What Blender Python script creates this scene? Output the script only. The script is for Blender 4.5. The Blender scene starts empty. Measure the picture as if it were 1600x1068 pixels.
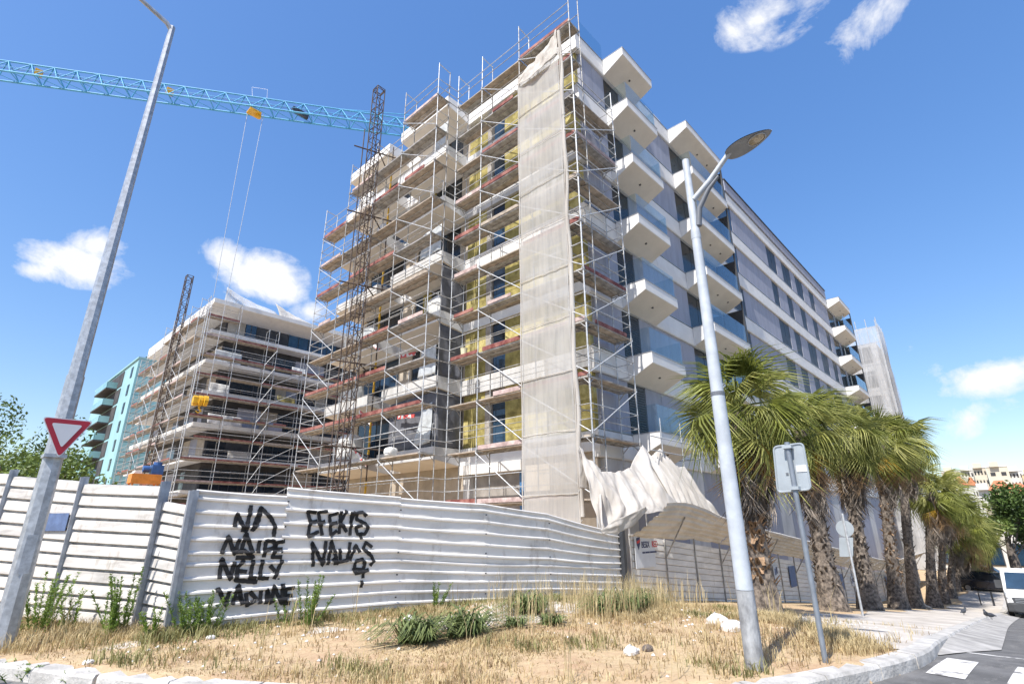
import bpy, math, random
import numpy as np
from mathutils import Vector, Matrix, Quaternion
random.seed(7); RNG = np.random.default_rng(7)
scene = bpy.context.scene
COL = scene.collection
# ---------------------------------------------------------------- camera
# eye at the origin; world X runs along the street facade, world Y along the scaffolded facade
FPX, PITCH, YAW, ROLL = 818.374, math.radians(19.15266), math.radians(43.11261), math.radians(-0.36285)
_f = Vector((math.cos(YAW)*math.cos(PITCH), math.sin(YAW)*math.cos(PITCH), math.sin(PITCH)))
_r = Vector((math.sin(YAW), -math.cos(YAW), 0)); _u = _r.cross(_f)
RT = _r*math.cos(ROLL) + _u*math.sin(ROLL); UP = -_r*math.sin(ROLL) + _u*math.cos(ROLL)
cam_data = bpy.data.cameras.new('camera'); cam = bpy.data.objects.new('camera', cam_data); COL.objects.link(cam)
cam_data.sensor_width = 36.0; cam_data.lens = 36.0*FPX/1600.0; cam_data.clip_start = 0.05; cam_data.clip_end = 6000
cam.matrix_world = Matrix(((RT.x, UP.x, -_f.x, 0), (RT.y, UP.y, -_f.y, 0), (RT.z, UP.z, -_f.z, 0), (0, 0, 0, 1)))
scene.camera = cam
# ---------------------------------------------------------------- light
SUN_TRAVEL = Vector((0.70, 0.115, -1.0)).normalized()
SUN_EL = math.asin(-SUN_TRAVEL.z); SUN_AZ = math.atan2(-SUN_TRAVEL.y, -SUN_TRAVEL.x)
sun_data = bpy.data.lights.new('sun', 'SUN'); sun = bpy.data.objects.new('sun', sun_data); COL.objects.link(sun)
sun_data.energy = 5.0; sun_data.angle = math.radians(0.53); sun_data.color = (1.0, 0.955, 0.89)
sun.rotation_euler = SUN_TRAVEL.to_track_quat('-Z', 'Y').to_euler()
vs = scene.view_settings
vs.view_transform = 'Standard'; vs.look = 'None'; vs.gamma = 1.0; vs.exposure = 0.58; vs.use_curve_mapping = False
SKY_STRENGTH = 0.15

def pix(x, y):
    """direction of a photo pixel (1600 x 1068)"""
    return _f + RT*((x-800)/FPX) - UP*((y-534)/FPX)
def onX(x, y, a): d = pix(x, y); return d*(a/d.x)
def onY(x, y, b): d = pix(x, y); return d*(b/d.y)
def online(x, y, p, q):
    """pixel -> point on the vertical plane through plan points p and q"""
    d = pix(x, y); n = Vector((-(q[1]-p[1]), q[0]-p[0])); return d*((n.x*p[0]+n.y*p[1])/(n.x*d.x+n.y*d.y))

world = bpy.data.worlds.new('World'); scene.world = world; world.use_nodes = True
wn = world.node_tree.nodes; wl = world.node_tree.links
for n in list(wn): wn.remove(n)
def wnode(t, **k):
    n = wn.new(t)
    for a, b in k.items(): setattr(n, a, b)
    return n
def wmath(op, a, b=None, c=None, clamp=False):
    n = wnode('ShaderNodeMath', operation=op, use_clamp=clamp)
    for i, v in enumerate((a, b, c)):
        if v is None: continue
        if isinstance(v, (int, float)): n.inputs[i].default_value = v
        else: wl.new(v, n.inputs[i])
    return n.outputs[0]
sky = wnode('ShaderNodeTexSky', sky_type='NISHITA', sun_disc=False)
sky.sun_elevation = SUN_EL; sky.sun_rotation = math.pi/2 - SUN_AZ
sky.air_density = 1.15; sky.dust_density = 0.9; sky.ozone_density = 3.0; sky.altitude = 60
tc = wnode('ShaderNodeTexCoord')
nz = wnode('ShaderNodeTexNoise'); nz.inputs['Scale'].default_value = 9; nz.inputs['Detail'].default_value = 9; nz.inputs['Roughness'].default_value = .66; nz.inputs['Distortion'].default_value = .35
nz2 = wnode('ShaderNodeTexNoise'); nz2.inputs['Scale'].default_value = 22; nz2.inputs['Detail'].default_value = 6; nz2.inputs['Roughness'].default_value = .6
wl.new(tc.outputs['Generated'], nz.inputs['Vector']); wl.new(tc.outputs['Generated'], nz2.inputs['Vector'])
total = None
# clouds: direction, half width, half height (radians), density, tilt
CLOUDS = [((118, 410), .085, .040, 1.6, .1), ((148, 385), .045, .036, 1.4, 0), ((72, 422), .05, .022, 1.1, 0),
          ((405, 430), .085, .050, 1.6, .1), ((358, 405), .05, .034, 1.4, -.3), ((435, 450), .06, .04, 1.4, 0), ((485, 490), .05, .028, 1.1, .2),
          ((1185, 32), .075, .042, .95, -.15), ((1250, 28), .06, .025, .6, .3), ((1375, 14), .095, .040, .9, .35), ((1150, 40), .03, .015, .6, 0),
          ((1550, 592), .085, .030, 1.3, .12), ((1500, 603), .05, .014, .8, .1), ((1520, 652), .05, .026, .62, .5), ((1560, 640), .045, .016, .4, .2),
          ((1425, 547), .02, .013, .5, .4), ((1455, 580), .022, .014, .35, 0)]
for (px, py), rx, ry, dens, tilt in CLOUDS:
    c = pix(px, py).normalized(); rr = c.cross(Vector((0, 0, 1))).normalized(); uu = rr.cross(c)
    r2 = rr*math.cos(tilt) + uu*math.sin(tilt); u2 = uu*math.cos(tilt) - rr*math.sin(tilt)
    def dot(v, off):
        n = wnode('ShaderNodeVectorMath', operation='DOT_PRODUCT'); wl.new(tc.outputs['Generated'], n.inputs[0]); n.inputs[1].default_value = v
        return n.outputs['Value']
    a = wmath('POWER', wmath('MULTIPLY', wmath('ABSOLUTE', dot(r2, 0)), 1/rx), 2)
    b = wmath('POWER', wmath('MULTIPLY', wmath('ABSOLUTE', dot(u2, 0)), 1/ry), 2)
    m = wmath('SUBTRACT', 1.0, wmath('SQRT', wmath('ADD', a, b)), clamp=True)
    m = wmath('MULTIPLY', m, wmath('GREATER_THAN', dot(c, 0), 0.0))
    m = wmath('MULTIPLY', m, dens)
    total = m if total is None else wmath('MAXIMUM', total, m)
# the same fair weather clouds, thinly, over the rest of the sky
nfld = wmath('ADD', wmath('MULTIPLY', nz.outputs['Fac'], .75), wmath('MULTIPLY', nz2.outputs['Fac'], .25))
dens = wmath('ADD', wmath('MULTIPLY', total, 1.15), wmath('MULTIPLY', wmath('SUBTRACT', nfld, .5), 4.6))
alpha = wmath('MULTIPLY', wmath('SUBTRACT', dens, .20), 1.15, clamp=True)
gate = wmath('MULTIPLY', total, 9, clamp=True)
alpha = wmath('MULTIPLY', wmath('MULTIPLY', alpha, gate), .93)
mixc = wnode('ShaderNodeMix', data_type='RGBA'); wl.new(alpha, mixc.inputs['Factor'])
gm = wnode('ShaderNodeGamma'); gm.inputs['Gamma'].default_value = .68; wl.new(sky.outputs[0], gm.inputs['Color'])
hs = wnode('ShaderNodeHueSaturation'); hs.inputs['Saturation'].default_value = 1.52; hs.inputs['Hue'].default_value = .512; wl.new(gm.outputs[0], hs.inputs['Color'])
tint = wnode('ShaderNodeMix', data_type='RGBA', blend_type='MULTIPLY'); tint.inputs['Factor'].default_value = 1.0
wl.new(hs.outputs[0], tint.inputs[6]); tint.inputs[7].default_value = (1.58, 1.58, 1.58, 1)
wl.new(tint.outputs[2], mixc.inputs[6])
mixc.inputs[7].default_value = (4.7, 4.75, 4.9, 1)
bg = wnode('ShaderNodeBackground'); bg.inputs['Strength'].default_value = SKY_STRENGTH
wl.new(mixc.outputs[2], bg.inputs['Color'])
wo = wnode('ShaderNodeOutputWorld'); wl.new(bg.outputs[0], wo.inputs['Surface'])
# ---------------------------------------------------------------- materials
MATS = {}
def nodes_of(name):
    m = bpy.data.materials.new(name); m.use_nodes = True
    nt = m.node_tree; return m, nt.nodes, nt.links, nt.nodes['Principled BSDF']
def mul(c, k): return tuple(min(1.0, v*k) for v in c[:3]) + (1,)
def mat(name, col, rough=.7, metal=0., var=.12, scale=2.5, bump=0., bscale=30, col2=None, spec=.5, stretch=(1, 1, 1), thresh=(.38, .66), detail=6, rvar=.0, trans=0., dirt=None):
    """procedural surface: world-space noise mixes two tones, a second noise gives fine relief"""
    if name in MATS: return MATS[name]
    m, N, L, P = nodes_of(name)
    geo = N.new('ShaderNodeNewGeometry')
    mp = N.new('ShaderNodeMapping'); mp.inputs['Scale'].default_value = stretch; L.new(geo.outputs['Position'], mp.inputs['Vector'])
    n1 = N.new('ShaderNodeTexNoise'); n1.inputs['Scale'].default_value = scale; n1.inputs['Detail'].default_value = detail; n1.inputs['Roughness'].default_value = .62
    L.new(mp.outputs[0], n1.inputs['Vector'])
    mr = N.new('ShaderNodeMapRange'); mr.inputs['From Min'].default_value = thresh[0]; mr.inputs['From Max'].default_value = thresh[1]; L.new(n1.outputs['Fac'], mr.inputs['Value'])
    mx = N.new('ShaderNodeMix'); mx.data_type = 'RGBA'
    mx.inputs[6].default_value = mul(col, 1-var); mx.inputs[7].default_value = (tuple(col2)+(1,)) if col2 else mul(col, 1+var)
    L.new(mr.outputs[0], mx.inputs['Factor']); L.new(mx.outputs[2], P.inputs['Base Color'])
    if dirt:
        dc, th, dst, dsc = dirt; mp2 = N.new('ShaderNodeMapping'); mp2.inputs['Scale'].default_value = dst; L.new(geo.outputs['Position'], mp2.inputs['Vector'])
        n4 = N.new('ShaderNodeTexNoise'); n4.inputs['Scale'].default_value = dsc; n4.inputs['Detail'].default_value = 9; n4.inputs['Roughness'].default_value = .7; L.new(mp2.outputs[0], n4.inputs['Vector'])
        r4 = N.new('ShaderNodeMapRange'); r4.inputs['From Min'].default_value = th; r4.inputs['From Max'].default_value = th+.16; r4.inputs['To Max'].default_value = .75; L.new(n4.outputs['Fac'], r4.inputs['Value'])
        m4 = N.new('ShaderNodeMix'); m4.data_type = 'RGBA'; m4.inputs[7].default_value = dc+(1,); L.new(mx.outputs[2], m4.inputs[6]); L.new(r4.outputs[0], m4.inputs['Factor']); L.new(m4.outputs[2], P.inputs['Base Color'])
    P.inputs['Roughness'].default_value = rough; P.inputs['Metallic'].default_value = metal; P.inputs['Specular IOR Level'].default_value = spec
    if rvar:
        r2 = N.new('ShaderNodeMapRange'); r2.inputs['To Min'].default_value = rough-rvar; r2.inputs['To Max'].default_value = rough+rvar
        L.new(n1.outputs['Fac'], r2.inputs['Value']); L.new(r2.outputs[0], P.inputs['Roughness'])
    if bump:
        n2 = N.new('ShaderNodeTexNoise'); n2.inputs['Scale'].default_value = bscale; n2.inputs['Detail'].default_value = 5; L.new(mp.outputs[0], n2.inputs['Vector'])
        b = N.new('ShaderNodeBump'); b.inputs['Strength'].default_value = bump; b.inputs['Distance'].default_value = .02
        L.new(n2.outputs['Fac'], b.inputs['Height']); L.new(b.outputs[0], P.inputs['Normal'])
    if trans:
        tr = N.new('ShaderNodeBsdfTranslucent'); L.new(mx.outputs[2], tr.inputs['Color'])
        ms = N.new('ShaderNodeMixShader'); ms.inputs[0].default_value = trans
        L.new(P.outputs[0], ms.inputs[1]); L.new(tr.outputs[0], ms.inputs[2]); L.new(ms.outputs[0], N['Material Output'].inputs['Surface'])
    MATS[name] = m; return m
def glass_mat(name, tint, ior=1.45, base=.06):
    m, N, L, P = nodes_of(name); N.remove(P)
    t = N.new('ShaderNodeBsdfTransparent'); t.inputs[0].default_value = tint+(1,)
    g = N.new('ShaderNodeBsdfGlossy'); g.inputs['Roughness'].default_value = .02; g.inputs['Color'].default_value = (.9, .96, 1, 1)
    fr = N.new('ShaderNodeLayerWeight'); pw = N.new('ShaderNodeMath'); pw.operation = 'POWER'; pw.inputs[1].default_value = 4.5; L.new(fr.outputs['Facing'], pw.inputs[0])
    ad = N.new('ShaderNodeMath'); ad.operation = 'MULTIPLY_ADD'; ad.inputs[1].default_value = .75; ad.inputs[2].default_value = base; ad.use_clamp = True; L.new(pw.outputs[0], ad.inputs[0])
    ms = N.new('ShaderNodeMixShader'); L.new(ad.outputs[0], ms.inputs[0]); L.new(t.outputs[0], ms.inputs[1]); L.new(g.outputs[0], ms.inputs[2])
    L.new(ms.outputs[0], N['Material Output'].inputs['Surface']); MATS[name] = m; return m
def net_mat(name, col, hole, dirt):
    """woven debris netting: threads with see-through gaps, translucent"""
    m, N, L, P = nodes_of(name)
    geo = N.new('ShaderNodeNewGeometry')
    n1 = N.new('ShaderNodeTexNoise'); n1.inputs['Scale'].default_value = .55; n1.inputs['Detail'].default_value = 7; L.new(geo.outputs['Position'], n1.inputs['Vector'])
    mp = N.new('ShaderNodeMapping'); mp.inputs['Scale'].default_value = (5, 5, .5); L.new(geo.outputs['Position'], mp.inputs['Vector'])
    n3 = N.new('ShaderNodeTexNoise'); n3.inputs['Scale'].default_value = 1.3; n3.inputs['Detail'].default_value = 5; L.new(mp.outputs[0], n3.inputs['Vector'])
    ad = N.new('ShaderNodeMath'); ad.operation = 'ADD'; L.new(n1.outputs['Fac'], ad.inputs[0]); L.new(n3.outputs['Fac'], ad.inputs[1])
    mr = N.new('ShaderNodeMapRange'); mr.inputs['From Min'].default_value = .8; mr.inputs['From Max'].default_value = 1.25; L.new(ad.outputs[0], mr.inputs['Value'])
    mx = N.new('ShaderNodeMix'); mx.data_type = 'RGBA'; mx.inputs[6].default_value = dirt+(1,); mx.inputs[7].default_value = col+(1,)
    L.new(mr.outputs[0], mx.inputs['Factor']); L.new(mx.outputs[2], P.inputs['Base Color']); P.inputs['Roughness'].default_value = .85
    tr = N.new('ShaderNodeBsdfTranslucent'); L.new(mx.outputs[2], tr.inputs['Color'])
    ms = N.new('ShaderNodeMixShader'); ms.inputs[0].default_value = .35; L.new(P.outputs[0], ms.inputs[1]); L.new(tr.outputs[0], ms.inputs[2])
    tp = N.new('ShaderNodeBsdfTransparent'); ms2 = N.new('ShaderNodeMixShader')
    h = N.new('ShaderNodeMapRange'); h.inputs['From Min'].default_value = .35; h.inputs['From Max'].default_value = .65; h.inputs['To Min'].default_value = hole*.6; h.inputs['To Max'].default_value = hole*1.4
    L.new(n3.outputs['Fac'], h.inputs['Value']); L.new(h.outputs[0], ms2.inputs[0])
    L.new(ms.outputs[0], ms2.inputs[1]); L.new(tp.outputs[0], ms2.inputs[2]); L.new(ms2.outputs[0], N['Material Output'].inputs['Surface'])
    MATS[name] = m; return m
# ---------------------------------------------------------------- mesh helpers
class MB:
    def __init__(s): s.v = []; s.f = []; s.smooth = False
    def box(s, a, b):
        n = len(s.v); x0, y0, z0 = a; x1, y1, z1 = b
        s.v += [(x0,y0,z0),(x1,y0,z0),(x1,y1,z0),(x0,y1,z0),(x0,y0,z1),(x1,y0,z1),(x1,y1,z1),(x0,y1,z1)]
        s.f += [tuple(n+i for i in q) for q in ((0,3,2,1),(4,5,6,7),(0,1,5,4),(1,2,6,5),(2,3,7,6),(3,0,4,7))]; return s
    def tube(s, pts, r, n=8, cap=True):
        pts = [Vector(p) for p in pts]; rs = r if isinstance(r, (list, tuple)) else [r]*len(pts); base = len(s.v); ref = None
        for i, p in enumerate(pts):
            t = (pts[min(i+1, len(pts)-1)]-pts[max(i-1, 0)]).normalized()
            if ref is None: ref = t.orthogonal().normalized()
            else: ref = (ref - t*ref.dot(t)).normalized()
            w = t.cross(ref)
            for k in range(n):
                a = 2*math.pi*k/n; s.v.append(tuple(p + (ref*math.cos(a)+w*math.sin(a))*rs[i]))
        for i in range(len(pts)-1):
            for k in range(n):
                a = base+i*n+k; b = base+i*n+(k+1) % n; s.f.append((a, b, b+n, a+n))
        if cap:
            e = base+(len(pts)-1)*n; c0 = len(s.v); s.v += s.v[base:base+n]+s.v[e:e+n]; s.f.append(tuple(c0+k for k in reversed(range(n)))); s.f.append(tuple(c0+n+k for k in range(n)))
        return s
    def prism(s, poly, axis, lo, hi):
        """poly of 2-tuples extruded along axis 0,1,2"""
        n = len(poly); b = len(s.v)
        for h in (lo, hi):
            for p in poly:
                q = list(p); q.insert(axis, h); s.v.append(tuple(q))
        s.f.append(tuple(b+i for i in range(n))); s.f.append(tuple(b+n+i for i in reversed(range(n))))
        for i in range(n): j = (i+1) % n; s.f.append((b+j, b+i, b+n+i, b+n+j))
        return s
    def grid(s, fn, nu, nv):
        b = len(s.v)
        for j in range(nv+1):
            for i in range(nu+1): s.v.append(tuple(fn(i/nu, j/nv)))
        for j in range(nv):
            for i in range(nu): a = b+j*(nu+1)+i; s.f.append((a, a+1, a+nu+2, a+nu+1))
        return s
    def lathe(s, prof, c=(0, 0, 0), n=14):
        b = len(s.v)
        for r, z in prof:
            for k in range(n): a = 2*math.pi*k/n; s.v.append((c[0]+r*math.cos(a), c[1]+r*math.sin(a), c[2]+z))
        for i in range(len(prof)-1):
            for k in range(n): p = b+i*n+k; q = b+i*n+(k+1) % n; s.f.append((p, q, q+n, p+n))
        e = b+(len(prof)-1)*n; c0 = len(s.v); s.v += s.v[b:b+n]+s.v[e:e+n]; s.f.append(tuple(c0+k for k in reversed(range(n)))); s.f.append(tuple(c0+n+k for k in range(n))); return s
    def mesh(s, name, m=None):
        me = bpy.data.meshes.new(name); me.from_pydata(s.v, [], s.f); me.update()
        if m: me.materials.append(m)
        if s.smooth: me.polygons.foreach_set('use_smooth', [len(p.vertices) < 5 for p in me.polygons])
        return me
def link(o, parent=None):
    COL.objects.link(o)
    if parent is not None: o.parent = parent
    return o
def tag(o, label=None, cat=None, group=None, kind=None):
    if label: o['label'] = label
    if cat: o['category'] = cat
    if group: o['group'] = group
    if kind: o['kind'] = kind
    return o
def thing(name, label, cat, loc=(0, 0, 0), group=None, rz=0):
    o = bpy.data.objects.new(name, None); o.empty_display_size = .3; link(o); o.location = loc; o.rotation_euler = (0, 0, rz)
    return tag(o, label, cat, group)
def wpos(o):
    p = Vector((0, 0, 0))
    while o is not None: p += o.location; o = o.parent
    return p
def part(name, mb, m, parent=None, local=False, kind=None, label=None, smooth=False):
    """world-space mesh (or local to its parent) as one object"""
    if isinstance(mb, MB):
        if smooth: mb.smooth = True
        me = mb.mesh(name, m)
    else: me = mb
    o = bpy.data.objects.new(name, me); link(o, parent)
    if parent is not None and not local: o.location = -wpos(parent)
    return tag(o, label=label, kind=kind)
_unit = {}
def unit_rod(m, n=7):
    k = ('rod', m.name, n)
    if k not in _unit:
        b = MB(); b.tube([(0, 0, 0), (0, 0, 1)], 1.0, n); b.smooth = False; me = b.mesh('rod', m)
        me.polygons.foreach_set('use_smooth', [len(p.vertices) == 4 for p in me.polygons]); _unit[k] = me
    return _unit[k]
def unit_box(m):
    k = ('box', m.name)
    if k not in _unit: _unit[k] = MB().box((-.5, -.5, -.5), (.5, .5, .5)).mesh('box', m)
    return _unit[k]
Z = Vector((0, 0, 1))
def rod(name, p, q, r, m, parent, n=7):
    p = Vector(p); q = Vector(q); d = q-p; o = bpy.data.objects.new(name, unit_rod(m, n)); link(o, parent)
    o.location = p - wpos(parent) if parent is not None else p
    o.rotation_mode = 'QUATERNION'; o.rotation_quaternion = Z.rotation_difference(d.normalized()); o.scale = (r, r, d.length); return o
def bx(name, a, b, m, parent=None):
    a = Vector(a); b = Vector(b); o = bpy.data.objects.new(name, unit_box(m)); link(o, parent)
    o.location = (a+b)/2 - (wpos(parent) if parent is not None else Vector()); o.scale = [abs(v) for v in (b-a)]; return o
def struct(name, mb, m, smooth=False):
    o = part(name, mb, m, smooth=smooth); o['kind'] = 'structure'; return o
def fastmesh(name, verts, faces, m):
    """verts (N,3) array, faces (M,k) array"""
    me = bpy.data.meshes.new(name); verts = np.asarray(verts, np.float32); faces = np.asarray(faces, np.int32); k = faces.shape[1]
    me.vertices.add(len(verts)); me.vertices.foreach_set('co', verts.ravel())
    me.loops.add(faces.size); me.loops.foreach_set('vertex_index', faces.ravel())
    me.polygons.add(len(faces)); me.polygons.foreach_set('loop_start', np.arange(len(faces), dtype=np.int32)*k)
    me.update(calc_edges=True); me.validate(); me.materials.append(m); return me
def smoothstep(a, b, x): t = max(0., min(1., (x-a)/(b-a))); return t*t*(3-2*t)
def vnoise(x, y, s=0):
    """cheap smooth value noise"""
    xi, yi = math.floor(x), math.floor(y); fx, fy = x-xi, y-yi; fx = fx*fx*(3-2*fx); fy = fy*fy*(3-2*fy)
    def h(i, j): v = math.sin(i*127.1+j*311.7+s*74.7)*43758.5453; return v-math.floor(v)
    return (h(xi, yi)*(1-fx)+h(xi+1, yi)*fx)*(1-fy)+(h(xi, yi+1)*(1-fx)+h(xi+1, yi+1)*fx)*fy
# ---------------------------------------------------------------- palette
white_paint = mat('white_render', (.68, .67, .655), .75, var=.06, scale=1.2, bump=.05, dirt=((.48, .45, .41), .60, (1.5, 1.5, .25), 1.4))
soffit_paint = mat('soffit_paint', (.68, .63, .56), .8, var=.06, scale=1.0, bump=.05)
panel_gray = mat('fibre_cement', (.29, .30, .365), .65, var=.10, scale=1.6, stretch=(2.2, 2.2, .35), bump=.04, bscale=8, dirt=((.20, .205, .235), .60, (2.5, 2.5, .2), 1.0))
dark_metal = mat('dark_metal', (.035, .038, .045), .45, var=.2, spec=.5)
frame_dark = mat('window_frame', (.05, .052, .06), .5, var=.15)
glass_dark = mat('window_glass', (.018, .024, .032), .12, var=.35, scale=.7, spec=.35)
glass_blue = mat('window_glass_blue', (.02, .045, .08), .06, var=.35, scale=.5, spec=.7)
balcony_glass = glass_mat('balcony_glass', (.86, .92, .93), 1.40, .04)
coping = mat('zinc_coping', (.42, .43, .45), .4, .7, var=.1)
wool = mat('mineral_wool', (.29, .24, .075), .95, var=.3, scale=3, bump=.5, bscale=24, col2=(.41, .345, .12))
wool_b = mat('mineral_wool_pale', (.44, .365, .12), .95, var=.25, scale=4, bump=.5, bscale=24, col2=(.58, .50, .22))
concrete = mat('concrete', (.42, .40, .37), .85, var=.18, scale=1.4, bump=.12, bscale=18)
render_grey = mat('render_grey', (.52, .515, .51), .85, var=.15, scale=1.1, bump=.08, stretch=(1.6, 1.6, .6))
brownwall = mat('base_coat', (.40, .345, .28), .9, var=.14, scale=1.8, bump=.1)
galv = mat('galvanised', (.50, .51, .52), .5, .45, var=.22, scale=9, bump=.0)
galv_dirty = mat('galvanised_dirty', (.36, .355, .345), .6, .45, var=.35, scale=6)
deck_wood = mat('deck_wood', (.37, .315, .26), .85, var=.30, scale=3.5, bump=.2, stretch=(1, 1, 3))
deck_steel = mat('deck_steel', (.38, .365, .35), .6, .35, var=.35, scale=4)
toe_red = mat('toe_board_red', (.24, .05, .042), .75, var=.4, scale=2.0, col2=(.36, .17, .14))
toe_pale = mat('toe_board_faded', (.46, .33, .31), .8, var=.3, scale=3.0, col2=(.58, .47, .44))
rust = mat('rusty_lattice', (.085, .062, .052), .8, .2, var=.4, scale=5)
net = net_mat('debris_net', (.76, .75, .735), .36, (.58, .555, .515))
cloth = net_mat('net_cloth', (.76, .735, .70), .08, (.58, .54, .49))
net_white = net_mat('white_net', (.74, .74, .74), .42, (.60, .59, .58))
plastic = mat('plastic_sheet', (.60, .63, .65), .35, var=.2, scale=3, bump=.4, bscale=7, trans=.25)
membrane = mat('grey_membrane', (.115, .12, .14), .75, var=.25, scale=2.5, bump=.5, bscale=4)
bag_white = mat('bulk_bag', (.66, .66, .64), .8, var=.15, scale=3, bump=.6, bscale=6)
yellow_paint = mat('yellow_paint', (.62, .36, .02), .5, var=.2, scale=6)
crane_blue = mat('crane_blue', (.06, .33, .58), .5, var=.18, scale=3)
hoarding_white = mat('hoarding_white', (.575, .555, .53), .5, .0, var=.22, scale=1.1, stretch=(1, 1, 2.2), bump=.08, bscale=9, rvar=.1, thresh=(.22, .52), detail=10, dirt=((.30, .25, .20), .56, (1.2, 1.2, .5), 2.2))
hoarding_old = mat('hoarding_old', (.475, .45, .42), .6, .0, dirt=((.26, .22, .18), .54, (2, 2, .5), 2.5), var=.28, scale=2.6, stretch=(.35, .35, 2.5), bump=.06, bscale=14, thresh=(.3, .55))
hoarding_bounce = mat('hoarding_bounce_tint', (.60, .56, .50), .6, .0, var=.12, scale=2.0, bump=.03)  # warm ground bounce under the canopy is put into this colour
spray = mat('spray_paint', (.012, .012, .014), .6, var=.3, scale=20)
# ================================================================ terrain
def Gx(x):
    s = x-7.0
    if s < 0: return -1.5
    if s < 4: return -1.5-.1*s*s/8
    if s < 33: return -1.5-.1*(s-2)
    e = s-33; return -4.6 - (.1*e-.1*e*e/16 if e < 8 else .4) 
KERB = [(-1.0, 15.0), (.1, 11.6), (.62, 9.95), (1.02, 8.95), (1.45, 8.02), (2.1, 6.68), (2.95, 5.2), (3.95, 3.85), (5.05, 2.8), (6.2, 2.08), (7.3, 1.68), (8.25, 1.42), (9.3, 1.33), (11.0, 1.42), (16, 1.62), (24, 1.95), (34, 2.15), (44, 2.3), (62, 2.5)]
KV = [Vector(p) for p in KERB]
def resample(pts, step):
    out = []; 
    for a, b in zip(pts[:-1], pts[1:]):
        n = max(1, int(round((b-a).length/step)))
        out += [a.lerp(b, i/n) for i in range(n)]
    return out+[pts[-1]]
def smooth_poly(pts, it=2):
    for _ in range(it):
        q = [pts[0]]
        for a, b in zip(pts[:-1], pts[1:]): q += [a.lerp(b, .25), a.lerp(b, .75)]
        pts = q+[pts[-1]]
    return pts
KS = smooth_poly(KV); KA = np.array([tuple(p) for p in KS])
def kerb_sd(x, y):
    """signed distance to the kerb face, positive on the verge side"""
    p = np.array([x, y]); a = KA[:-1]; d = KA[1:]-a; t = np.clip(((p-a)*d).sum(1)/(d*d).sum(1), 0, 1); c = a+d*t[:, None]; e = p-c
    i = int(np.argmin((e*e).sum(1))); s = d[i][0]*e[i][1]-d[i][1]*e[i][0]
    return math.hypot(*e[i])*(1 if s > 0 else -1)
def kerb_y(x):
    c = [(p.x, p.y) for p in KS if p.y < 3.2 and p.x > 4]
    return float(np.interp(x, [a for a, b in c], [b for a, b in c]))
def pave_top(x): return 1.7+(x-8.8)*.72 if x < 12.5 else 4.35+.25*math.sin(x*.9)+.012*(x-12.5)
def ground_z(x, y):
    z = Gx(x)
    if -3 < x < 20 and -2 < y < 14:
        a = 1.0
        if x > 8.8 and y < pave_top(x)+.3: a = .15
        z += a*(.07*(vnoise(x*.7, y*.7, 3)-.5)+.035*(vnoise(x*2.6, y*2.6, 5)-.5))
    return z
def axis(segs):
    out = []
    for a, b, st in segs:
        n = max(1, int(round((b-a)/st))); out += [a+(b-a)*i/n for i in range(n)]
    return out+[segs[-1][1]]
xs = axis([(-2500, -500, 500), (-500, -60, 110), (-60, -12, 12), (-12, -1, 1), (-1, 13, .16), (13, 62, .6), (62, 130, 10), (130, 500, 90), (500, 3000, 500)])
ys = axis([(-2500, -500, 500), (-500, -60, 110), (-60, -10, 10), (-10, -1, 1), (-1, 11, .16), (11, 16, .5), (16, 60, 6), (60, 500, 60), (500, 3000, 500)])
V = []; F = []
for y in ys:
    for x in xs:
        near = -60 < x < 70 and -60 < y < 18
        sd = kerb_sd(x, y) if near else 1
        V.append((x, y, ground_z(x, y) if sd > .06 else Gx(x)-.32))
nx = len(xs)
for j in range(len(ys)-1):
    for i in range(nx-1): a = j*nx+i; F.append((a, a+1, a+nx+1, a+nx))
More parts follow.
